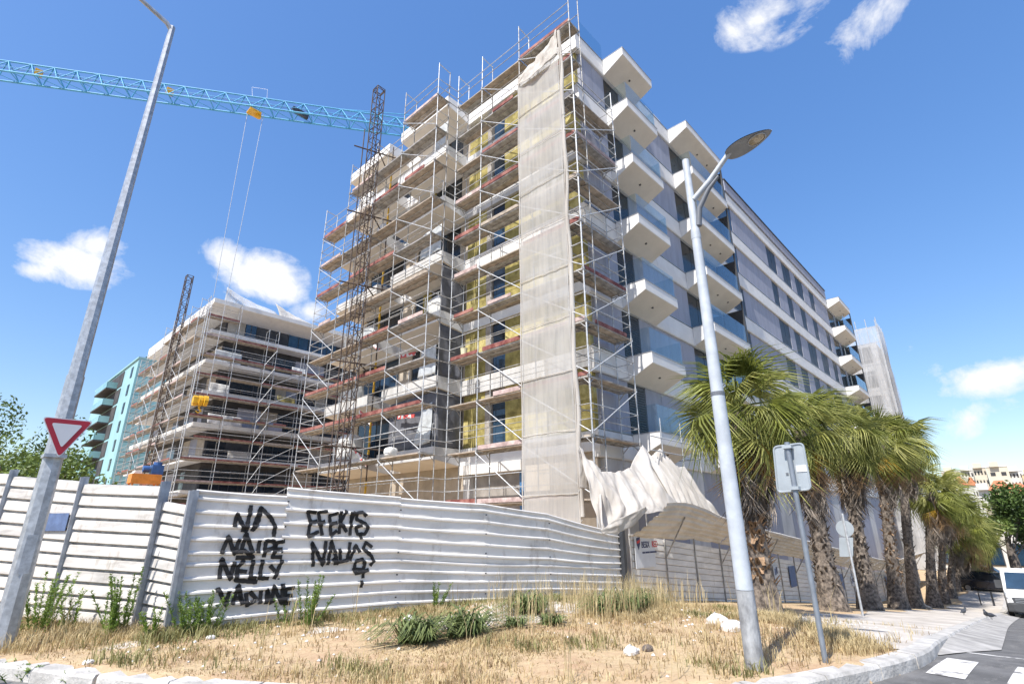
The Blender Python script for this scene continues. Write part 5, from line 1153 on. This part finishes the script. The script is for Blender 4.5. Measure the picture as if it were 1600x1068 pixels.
# ================================================================ weeds and grass
weed_green = mat('weed_green', (.15, .26, .045), .6, var=.35, scale=4, col2=(.27, .38, .08), trans=.3); grass_green = mat('grass_green', (.10, .15, .045), .55, var=.4, scale=5, col2=(.24, .28, .10), trans=.2)
straw = mat('straw', (.54, .42, .215), .8, var=.3, scale=5, col2=(.70, .575, .33), trans=.35); straw_dark = mat('straw_dark', (.36, .25, .125), .85, var=.4, scale=3, col2=(.52, .38, .20), trans=.3)
def weed(x, y, h, stems, label, seed):
    rnd = random.Random(seed); mb = MB(); z0 = ground_z(x, y)
    for s_ in range(stems):
        a = rnd.uniform(0, 6.28); l = rnd.uniform(.02, .10+.02*stems); hh = h*rnd.uniform(.6, 1); bx0 = Vector((l*.5*math.cos(a), l*.5*math.sin(a), 0)); top = Vector((l*1.5*math.cos(a), l*1.5*math.sin(a), hh)); mb.tube([bx0, bx0.lerp(top, .5)+Vector((0, 0, .02)), top], [.006, .005, .002], 4)
        for i in range(int(130*hh/.8)):
            q = rnd.uniform(.08, 1)**.85; p = bx0.lerp(top, q); b = rnd.uniform(0, 6.28); ll_ = rnd.uniform(.05, .10)*(1.15-.5*q); e = Vector((math.cos(b), math.sin(b), rnd.uniform(.6, 1.4))).normalized(); w = Vector((-e.y, e.x, 0)).normalized()*.010; k = len(mb.v)
            mb.v += [tuple(p), tuple(p+e*ll_*.5+w), tuple(p+e*ll_+Vector((0, 0, -.012))), tuple(p+e*ll_*.5-w)]; mb.f.append((k, k+1, k+2, k+3))
    o = part('weed', mb, weed_green); o.location = (x, y, z0-.02); tag(o, label, 'weed', 'tall green weeds by the hoardings'); return o
for i, (px, py, D, h, n, lab) in enumerate(((72, 940, 11.5, .98, 9, 'tall bushy green weed beside the tall lamp post'), (190, 985, 10.35, .92, 7, 'tall feathery green weed before the sunlit boards'), (165, 985, 10.2, .62, 4, 'shorter green weed left of the feathery one'), (122, 940, 11.3, .6, 3, 'thin pale weed by the second fence post'), (243, 985, 9.75, .45, 4, 'small weed between the two nearest fence posts'), (300, 975, 9.75, .62, 6, 'green weed at the left end of the graffiti'), (330, 970, 9.9, .60, 5, 'green weed right of the nearest fence post'), (478, 975, 9.9, .72, 6, 'upright green weed between the two graffiti columns'), (448, 968, 10.1, .42, 4, 'low weed under the last graffiti word'), (680, 940, 11.2, .55, 4, 'dark seeding weed behind the drooping clump'))):
    d = pix(px, py); a = math.atan2(d.y, d.x); weed(D*math.cos(a), D*math.sin(a), h, int(n*1.7), lab, i+60)
for i, (px, py) in enumerate(((4, 1052), (32, 1058), (62, 1052), (112, 1066))):
    d = pix(px, py); p = d*(-1.6/d.z); o = weed(p.x-.02, p.y-.02, .17, 5, ['small weed growing from the kerb at the left edge', 'wider weed in the gutter by the first kerb joint', 'small weed in the gutter right of the kerb joint', 'small weed at the bottom of the kerb near the frame edge'][i], 90+i); o.location.z = -1.64
def blade_field(pts, hts, m, name, rng, lean=.45, width=.006, parent=None):
    n = len(pts); base = np.array(pts); h = np.array(hts)[:, None]; a = rng.uniform(0, 6.283, n); e = np.stack([np.cos(a), np.sin(a), np.zeros(n)], 1); w = np.stack([-np.sin(a), np.cos(a), np.zeros(n)], 1)*width; l = rng.uniform(.1, lean, n)[:, None]
    up = np.array([[0, 0, 1.0]]); mid = base+e*h*l*.4+up*h*.62; tip = base+e*h*l*1.25+up*h*rng.uniform(.7, 1.0, n)[:, None]
    v = np.stack([base-w, base+w, mid+w*.8, mid-w*.8, tip], 1).reshape(-1, 3); i = np.arange(n)*5
    f = np.concatenate([np.stack([i, i+1, i+2], 1), np.stack([i, i+2, i+3], 1), np.stack([i+3, i+2, i+4], 1)]); return fastmesh(name, v, f, m)
rng = np.random.default_rng(11)
def scatter(n, cond, hfun):
    pts, hs = [], []
    while len(pts) < n:
        x = rng.uniform(.6, 14); y = rng.uniform(1.4, 12.3)
        if kerb_sd(x, y) < .27: continue
        if x > 8.8 and y < pave_top(x)+.05 and rng.uniform() > .04: continue
        # stay on the camera side of the hoardings
        if x > 2.88 and y > (9.64-(x-2.88)*.1667 if x < 8.4 else 8.72-(x-8.4)*.065)-.06: continue
        if x <= 2.88 and y > 9.64 and x > 2.88-(y-9.64)*.42-.12: continue
        k = cond(x, y)
        if rng.uniform() > k: continue
        c = rng.integers(3, 9); hh = hfun(x, y)
        for _ in range(c):
            dx, dy = rng.normal(0, .06, 2); pts.append((x+dx, y+dy, ground_z(x, y)-.01)); hs.append(hh*rng.uniform(.5, 1.15))
    return pts, hs
fence_y = lambda x: 9.64-(x-2.88)*.1667 if x < 8.4 else 8.72-(x-8.4)*.065
def dens(x, y):
    bare = smoothstep(.40, .66, vnoise(x*.55, y*.55, 21)); path = 1-.85*math.exp(-((y-(8.8-.42*(x-1.5)))/.9)**2) if x < 6.5 else 1
    rub = 1-.95*max(math.exp(-((x-8.3)**2+(y-7.4)**2)/2.2), math.exp(-((x-6.7)**2+(y-7.2)**2)/.9)); right = .35+.65*smoothstep(4.5, 7, x)*smoothstep(7.2, 5.6, y)
    edge = .9*math.exp(-max(0, fence_y(x)-y)/.35) if x > 2.88 else .9*math.exp(-max(0, (2.88-(y-9.64)*.42)-x)/.6)
    return min(1, max(.02, (.06+.94*bare)*path*right*rub+edge))
tall = lambda x, y: .045+.09*smoothstep(.4, .75, vnoise(x*.9, y*.9, 31))+.085*smoothstep(5.2, 7.2, x)*smoothstep(7.2, 5.5, y)+(.10 if x < 2.9 and y > 9.3 else 0)
pts, hs = scatter(32000, dens, tall); o = part('dry_grass', blade_field(pts, hs, straw, 'dry_grass', rng, .7, .0042), straw); tag(o, 'dry straw-coloured grass over the verge', 'grass', kind='stuff')
pts, hs = scatter(24000, lambda x, y: min(1, dens(x, y)+.15*(1-max(math.exp(-((x-8.3)**2+(y-7.4)**2)/2.2), math.exp(-((x-6.7)**2+(y-7.2)**2)/.9)))), lambda x, y: .02+tall(x, y)*.55); o = part('dry_grass', blade_field(pts, hs, straw_dark, 'dry_grass', rng, 1.1, .005), straw_dark); tag(o, 'brown withered grass between the straw on the verge', 'grass', kind='stuff')
pts, hs = scatter(1500, lambda x, y: 1.0 if 11 < x < 14 and y > 6.4 or (7 < x < 11 and 5 < y < 7.4) else .05, lambda x, y: .75); o = part('tall_dry_grass', blade_field(pts, hs, straw, 'tall_dry_grass', rng, .25, .004), straw); tag(o, 'tall thin dry seed stalks before the corner of the hoarding', 'grass', kind='stuff')
mixed = mat('mixed_grass', (.20, .205, .07), .7, var=.35, scale=4, col2=(.36, .33, .14), trans=.3)
pts, hs = scatter(9000, lambda x, y: (.9*math.exp(-max(0, fence_y(x)-y)/.4) if x > 2.88 else .5*math.exp(-max(0, (2.88-(y-9.64)*.42)-x)/.5))+.35*smoothstep(.68, .8, vnoise(x*1.1, y*1.1, 77)), lambda x, y: .07+.14*vnoise(x*2, y*2, 44)); o = part('mixed_grass', blade_field(pts, hs, mixed, 'mixed_grass', rng, .9, .006), mixed); tag(o, 'half-dry greenish grass along the foot of the hoarding', 'grass', kind='stuff')
def clump(x, y, n, l, spread, label, seed):
    rnd = random.Random(seed); mb = MB(); z0 = ground_z(x, y)
    for i in range(n):
        a = rnd.uniform(0, 6.28); r0 = spread*math.sqrt(rnd.random()); b = Vector((r0*math.cos(a*3.1), r0*.7*math.sin(a*3.1), 0)); e = Vector((math.cos(a), math.sin(a), 0)); w = Vector((-e.y, e.x, 0)); ll_ = l*rnd.uniform(.55, 1.1); up = rnd.uniform(.45, .95); k = len(mb.v)
        for q, wd in ((0, .009), (.35, .013), (.7, .010), (1, .001)): p = b+e*(ll_*.75*q**1.2)+Vector((0, 0, ll_*(up*1.5*q-1.5*up*q*q*.85))); mb.v += [tuple(p-w*wd), tuple(p+w*wd)]
        mb.f += [(k, k+1, k+3, k+2), (k+2, k+3, k+5, k+4), (k+4, k+5, k+7, k+6)]
    o = part('grass_clump', mb, grass_green); o.location = (x, y, z0); return tag(o, label, 'grass', 'green grass clumps on the verge')
for i, (x, y, n, l, sp, lab) in enumerate(((5.0, 6.5, 230, .92, .30, 'drooping dark green grass clump left of the white rubble, left half'), (5.75, 6.35, 260, .92, .30, 'drooping dark green grass clump left of the white rubble, right half'), (7.95, 7.05, 300, .85, .3, 'green grass clump standing in the white rubble'), (6.65, 6.2, 120, .42, .16, 'small spiky green clump at the front of the rubble'), (7.3, 6.0, 120, .40, .2, 'low green clump right of the spiky one'), (9.0, 5.9, 420, .80, .5, 'broad green clump right of the rubble, front'), (9.9, 6.2, 420, .80, .5, 'broad green clump before the dark corner post'), (11.4, 6.9, 420, .75, .55, 'green clump under the white developer sign'), (12.6, 7.2, 160, .45, .4, 'low green clump farther right along the shaded hoarding'))): clump(x, y, n, l, sp, lab, 120+i)
# stones
rock_white = mat('white_rock', (.62, .60, .57), .9, var=.15, scale=8, bump=.6, bscale=14); rock_dark = mat('dark_rock', (.15, .12, .10), .9, var=.3, scale=8, bump=.6)
def rock(x, y, s_, m, label, seed):
    def fn(u, v): a = u*6.2832; b = (v-.5)*3.1416; r_ = s_*(1+.5*(vnoise((u % .9999)*5, v*4, seed)-.5)); return (r_*math.cos(a)*math.cos(b)*1.3, r_*math.sin(a)*math.cos(b), r_*.7*math.sin(b))
    o = part('stone', MB().grid(fn, 10, 7), m); o.location = (x, y, ground_z(x, y)+s_*.25); return tag(o, label, 'stone')
for i, (px, py, s_, m, lab) in enumerate(((986, 1024, .10, rock_white, 'white stone lying in the dry grass, bottom centre'), (1012, 1018, .07, rock_dark, 'dark stone right of the white one'), (137, 1040, .045, rock_white, 'small white stone near the kerb, bottom left'), (1258, 973, .10, rock_white, 'pale stone beside the shadow near the grey sign post'), (1120, 975, .16, rock_white, 'pale broken slab in the straw left of the street lamp'), (1145, 985, .15, rock_white, 'pale broken slab touching the street lamp in view'), (640, 968, .10, rock_white, 'white lump half hidden by the drooping clump'), (330, 1000, .05, rock_white, 'small pale stone below the graffiti'))):
    d = pix(px, py); p = d*(-1.5/d.z); 
    for _ in range(8): p = d*(Gx(p.x)/d.z)
    rock(p.x, p.y, s_, m, lab, i+5)
mb = MB(); rnd = random.Random(5)
for i in range(900):
    cx_, cy_, sp = rnd.choice(((8.4, 7.6, .8), (6.8, 7.3, .5), (10.3, 7.2, .8), (9, 4.5, 1.5), (4, 7.5, 1.6), (12.5, 6.3, .9), (12, 3.3, 1.0))); x = rnd.gauss(cx_, sp); y = rnd.gauss(cy_, sp*.6)
    if y > fence_y(max(2.88, min(13, x)))-.1 or kerb_sd(x, y) < .3: continue
    s_ = rnd.uniform(.008, .035); z = ground_z(x, y)+s_*.3; k = len(mb.v); mb.v += [(x-s_, y, z), (x, y-s_, z), (x+s_, y, z), (x, y+s_, z), (x+s_*.2, y, z+s_*.7), (x, y, z-s_)]; mb.f += [(k, k+1, k+4), (k+1, k+2, k+4), (k+2, k+3, k+4), (k+3, k, k+4), (k+1, k, k+5), (k+2, k+1, k+5), (k+3, k+2, k+5), (k, k+3, k+5)]
o = part('rubble', mb, rock_white); tag(o, 'fine white rubble strewn over the verge', 'rubble', kind='stuff')
# pigeons
feather = mat('pigeon_grey', (.045, .05, .06), .7, var=.3, scale=30)
for i, (px, py, az) in enumerate(((1507, 961, -.4), (1543, 966, .3), (1550, 968, 2.4), (1452, 954, 1.0))):
    d = pix(px, py); p = d*(-3.4/d.z)
    for _ in range(40): p = d*((.5*p.z+.5*Gx(p.x))/d.z)
    o = part('pigeon', MB().tube([(-.20, 0, .10), (-.12, 0, .12), (-.05, 0, .13), (.04, 0, .14), (.10, 0, .17), (.13, 0, .215), (.16, 0, .235), (.20, 0, .225), (.225, 0, .22)], [.012, .03, .062, .07, .05, .03, .036, .022, .004], 10).tube([(.0, .02, .10), (.0, .02, .0)], .006, 5).tube([(.0, -.02, .10), (.0, -.02, .0)], .006, 5), feather, smooth=True)
    o.location = (p.x, p.y, Gx(p.x)+.02); o.rotation_euler = (0, 0, az); tag(o, ['dark pigeon walking on the pavement, nearest the middle', 'dark pigeon near the kerb, left of a pair', 'dark pigeon near the kerb, right of a pair', 'dark pigeon under the sixth palm'][i], 'bird', 'pigeons on the pavement')
# ================================================================ vehicles
van_white = mat('van_white', (.72, .73, .74), .25, var=.03, spec=.6); black_plastic = mat('bumper_plastic', (.05, .053, .058), .6, var=.15); tyre = mat('tyre', (.02, .02, .02), .85); rim = mat('wheel_rim', (.35, .35, .36), .4, .6); headl = mat('headlight', (.35, .37, .40), .12, .3, spec=.9); car_black = mat('car_paint_dark', (.018, .02, .028), .2, var=.1, spec=.7); tail_red = mat('tail_light', (.4, .02, .03), .3)
def wheel(parent, x, y, z, r_, w):
    o = part('wheel', MB().tube([(x, y-w/2, z), (x, y-w/2+.03, z), (x, y+w/2-.03, z), (x, y+w/2, z)], [r_*.92, r_, r_, r_*.92], 20), tyre, parent, local=True, smooth=False); q = part('rim', MB().tube([(x, y-w/2-.012, z), (x, y+w/2+.012, z)], r_*.6, 14), rim, o, local=True); return o
def body(stations, n=20):
    """stations: x, half width, z0, z1, roundness -> lofted hull"""
    mb = MB()
    for (x, w, z0, z1, k) in stations:
        for i in range(n):
            a = 2*math.pi*(i+.5)/n; c, s_ = math.cos(a), math.sin(a); pw = lambda t: math.copysign(abs(t)**k, t); mb.v.append((x, pw(c)*w, (z0+z1)/2+pw(s_)*(z1-z0)/2))
    for j in range(len(stations)-1):
        for i in range(n): a = j*n+i; b = j*n+(i+1) % n; mb.f.append((a, b, b+n, a+n))
    mb.f.append(tuple(reversed(range(n)))); e = (len(stations)-1)*n; mb.f.append(tuple(e+i for i in range(n))); return mb
vx, vy = 39.6, .98; van = thing('delivery_van', 'white high-roof delivery van parked at the kerb, cut by the right edge', 'van', (vx, vy, Gx(vx)-.13)); van.rotation_euler = (0, math.radians(5.2), 0)
part('body', body([(.02, .80, .42, .98, .35), (.10, .93, .38, 1.08, .32), (.45, .99, .36, 1.22, .28), (.85, 1.01, .35, 1.36, .25), (1.45, 1.01, .35, 2.20, .24), (1.85, 1.02, .35, 2.42, .22), (5.2, 1.02, .35, 2.45, .2), (5.4, 1.0, .4, 2.42, .22)], 28), van_white, van, local=True, smooth=False)
part('bumper', body([(-.06, .72, .28, .66, .4), (.02, .95, .24, .72, .32), (.35, 1.02, .24, .70, .25), (.62, 1.03, .26, .62, .22)], 20), black_plastic, van, local=True)
part('grille', MB().prism([(-.65, .66), (.65, .66), (.72, .95), (-.72, .95)], 0, -.015, .06), black_plastic, van, local=True)
for z in (.72, .80, .88): bx('grille_bar', (-.03, -.6, z), (-.017, .6, z+.025), coping, van).location = (-.024, 0, z)
mb = MB(); mb.v = [(.84, -.86, 1.36), (.84, .86, 1.36), (1.40, .80, 2.16), (1.40, -.80, 2.16), (.80, -.86, 1.385), (.80, .86, 1.385), (1.385, .78, 2.19), (1.385, -.78, 2.19)]; mb.f = [(4, 7, 6, 5), (0, 1, 2, 3), (0, 4, 5, 1), (1, 5, 6, 2), (2, 6, 7, 3), (3, 7, 4, 0)]; part('windscreen', mb, glass_blue, van, local=True)
for s_ in (-1, 1):
    mb = MB(); y0, y1 = s_*.62, s_*.97; mb.v = [(.0, y0, .86), (.06, y1*.97, .92), (.50, y1*1.015, 1.20), (.40, s_*.9, 1.16), (.05, y0, .98), (.1, y0, .86), (.16, y1*.9, .92), (.5, y1*.9, 1.15), (.45, s_*.8, 1.1), (.15, y0, .95)]; mb.f = [(0, 1, 2, 3, 4), (9, 8, 7, 6, 5), (0, 5, 6, 1), (1, 6, 7, 2), (2, 7, 8, 3), (3, 8, 9, 4), (4, 9, 5, 0)]; part('headlight', mb, headl, van, local=True)
    part('mirror', MB().box((1.12, s_*1.02, 1.38), (1.30, s_*1.30, 1.78)), black_plastic, van, local=True); part('side_window', MB().box((1.35, s_*1.005, 1.40), (2.15, s_*1.03, 2.0)), glass_dark, van, local=True)
    for x in (.95, 4.6): wheel(van, x, s_*.92, .34, .34, .22)
def car(x, y, az, label, m, group=None):
    z = Gx(x)-.1; t = thing('parked_car', label, 'car', (x, y, z), group, az)
    part('body', body([(0, .62, .35, .62, .4), (.12, .78, .26, .78, .35), (1.0, .86, .22, .92, .28), (2.9, .87, .22, .95, .26), (4.0, .82, .26, .92, .3), (4.2, .70, .34, .85, .4)], 22), m, t, local=True); part('cabin', body([(.95, .70, .80, .92, .4), (1.6, .70, .80, 1.42, .35), (2.6, .70, .80, 1.48, .32), (3.6, .70, .80, 1.38, .35), (4.05, .68, .8, .95, .4)], 20), glass_dark, t, local=True); part('roof', body([(1.75, .62, 1.38, 1.45, .4), (2.6, .66, 1.42, 1.51, .35), (3.5, .60, 1.34, 1.42, .4)], 16), m, t, local=True)
    for s_ in (-1, 1):
        part('tail_light', MB().box((4.02, s_*.5, .62), (4.19, s_*.76, .82)), tail_red, t, local=True)
        for xx in (.8, 3.3): wheel(t, xx, s_*.80, .30, .30, .2)
c = at_d(1560, 905, 56); car(c.x, c.y-1.5, math.radians(72), 'dark car parked across the street left of the van', car_black)
c = at_d(1590, 895, 63); car(c.x, c.y, math.radians(80), 'pale car half hidden behind the van', mat('car_silver', (.45, .46, .47), .3, .4))
chair_m = dark_metal; c = at_d(1541, 937, 47); rk = thing('bollard_hoop', 'dark metal hoop bollard on the pavement beyond the last palm', 'bollard', (c.x, c.y, Gx(c.x))); part('hoop', MB().tube([(0, -.3, 0), (0, -.3, .8), (0, .3, .8), (0, .3, 0)], .035, 8), dark_metal, rk, local=True)
c = at_d(1562, 937, 47); rk = thing('bollard_hoop', 'dark metal hoop bollard close to the van mirror', 'bollard', (c.x, c.y, Gx(c.x))); part('hoop', MB().tube([(0, -.3, 0), (0, -.3, .8), (0, .3, .8), (0, .3, 0)], .035, 8), dark_metal, rk, local=True)
# ================================================================ hillside town at the right
hillm = mat('hill_ground', (.28, .24, .18), .95, var=.3, scale=.02)
hill = MB(); 
def hillz(r_, a): return -7+19*smoothstep(110, 340, r_)
hill.grid(lambda u, v: ((100+420*v)*math.cos(math.radians(-30+52*u)), (100+420*v)*math.sin(math.radians(-30+52*u)), hillz(100+420*v, 0)*min(1, 6*u, 6*(1-u))-8*(1-min(1, 6*u, 6*(1-u)))), 20, 24); struct('hill', hill, hillm, smooth=True)
house_cols = [mat('house_cream', (.56, .50, .40), .85, var=.08, scale=.2), mat('house_white', (.62, .60, .57), .85, var=.08, scale=.2), mat('house_pink', (.56, .44, .38), .85, var=.08, scale=.2), mat('house_ochre', (.60, .48, .28), .85, var=.08, scale=.2)]
tile_roof = mat('tile_roof', (.46, .16, .075), .85, var=.2, scale=1.5, bump=.4, bscale=3)
def far_house(px0, px1, ptop, D, h, label, col, pitched, floors, cols, seed):
    a = at_d(px0, ptop, D); b = at_d(px1, ptop, D); zt_ = (a.z+b.z)/2; ux = Vector((b.x-a.x, b.y-a.y, 0)); w = ux.length; ux.normalize(); nv = Vector((ux.y, -ux.x, 0))
    if nv.dot(a) > 0: nv = -nv
    t = thing('far_house', label, 'building', (a.x, a.y, zt_-h), 'houses on the far hillside'); dp = 11
    c = [a, b, b-nv*dp, a-nv*dp]; mb = MB(); mb.v = [(p.x, p.y, zt_-h) for p in c]+[(p.x, p.y, zt_) for p in c]; mb.f = [(0, 1, 5, 4), (1, 2, 6, 5), (2, 3, 7, 6), (3, 0, 4, 7), (4, 5, 6, 7)]; part('wall', mb, col, t)
    if pitched:
        m_ = (a+b)/2-nv*dp/2; mb = MB(); rt = 3.2; e = .4; q = [a+nv*e-ux*e, b+nv*e+ux*e, b-nv*(dp+e)+ux*e, a-nv*(dp+e)-ux*e]; r0 = (q[0]+q[3])/2+ux*2; r1 = (q[1]+q[2])/2-ux*2; mb.v = [(p.x, p.y, zt_) for p in q]+[(r0.x, r0.y, zt_+rt), (r1.x, r1.y, zt_+rt)]; mb.f = [(0, 1, 5, 4), (1, 2, 5), (2, 3, 4, 5), (3, 0, 4)]; part('roof', mb, tile_roof, t)
    else:
        mb = MB(); q = [a+nv*.2, b+nv*.2, b-nv*dp, a-nv*dp]; mb.v = [(p.x, p.y, zt_+.01) for p in q]+[(p.x, p.y, zt_+.5) for p in q]; mb.f = [(0, 1, 5, 4), (1, 2, 6, 5), (2, 3, 7, 6), (3, 0, 4, 7), (4, 5, 6, 7)]; part('parapet', mb, house_cols[1], t)
        part('roof_hut', MB().box((a.x+ux.x*w*.4-1.5, a.y+ux.y*w*.4-1.5-0, zt_), (a.x+ux.x*w*.4+1.5, a.y+ux.y*w*.4+1.5, zt_+2.2)), col, t)
    rnd = random.Random(seed)
    for f_ in range(floors):
        for k in range(cols):
            u = w*(k+.5)/cols; ww = w/cols*.46; z = zt_-h/floors*(f_+.72) if floors else 0; p = a+ux*(u-ww/2)+nv*.03; q = a+ux*(u+ww/2)+nv*.03; r_ = nv*.12
            mb = MB(); mb.v = [(v.x, v.y, zz) for v in (p, q, q+r_, p+r_) for zz in (z, z+1.5)]; mb.f = [(0, 1, 3, 2), (2, 3, 5, 4), (4, 5, 7, 6), (6, 7, 1, 0), (1, 7, 5, 3), (0, 2, 4, 6)]; part('window', mb, dark_wall if rnd.random() < .75 else glass_dark, t)
for i, (p0_, p1_, pt, D, h, col, pit, fl, co, lab) in enumerate(((1470, 1500, 737, 330, 16, 0, False, 4, 5, 'cream flat block on the hill, leftmost above the palms'), (1500, 1520, 735, 335, 18, 1, False, 5, 4, 'white flat block on the hill, second from left'), (1519, 1540, 731, 330, 20, 0, False, 5, 4, 'cream block with dark stacked windows on the hill'), (1540, 1574, 729, 325, 21, 0, False, 4, 2, 'tall plain cream block, highest on the hill'), (1574, 1597, 736, 335, 18, 1, False, 5, 4, 'white block with small windows at the right on the hill'), (1596, 1625, 741, 330, 16, 3, False, 4, 4, 'ochre block at the right frame edge on the hill'),
      (1490, 1512, 757, 260, 10, 1, True, 2, 4, 'small white house with orange roof on the slope, left'), (1512, 1526, 758, 255, 10, 1, True, 2, 3, 'small white house with orange roof on the slope, middle'), (1528, 1548, 765, 245, 9, 1, False, 2, 4, 'pale low house left of the big orange roof'), (1546, 1582, 765, 230, 8, 3, True, 1, 5, 'house with the big orange tiled roof on the slope'), (1578, 1612, 770, 225, 9, 2, True, 2, 5, 'ochre house right of the big orange roof'), (1500, 1535, 778, 215, 9, 1, False, 2, 6, 'white low block above the street tree'), (1560, 1620, 790, 190, 10, 1, False, 3, 8, 'white block half hidden by the street trees'))): far_house(p0_, p1_, pt, D, h, lab, house_cols[col], pit, fl, co, i)
# low shopfront wall across the street, behind the cars
sf = thing('roadside_block', 'low pale roadside building behind the parked cars and trees', 'building', (74, 0, -5)); part('wall', MB().box((78, -14, -5.4), (86, 16, -1.2)), house_cols[1], sf)
for y in range(-12, 15, 3): w = part('shop_window', MB().box((77.9, y, -4.4), (77.995, y+2.2, -2.2)), frame_dark, sf); bx('pane', (77.85, y+.1, -4.3), (77.895, y+2.1, -2.3), glass_blue, w)
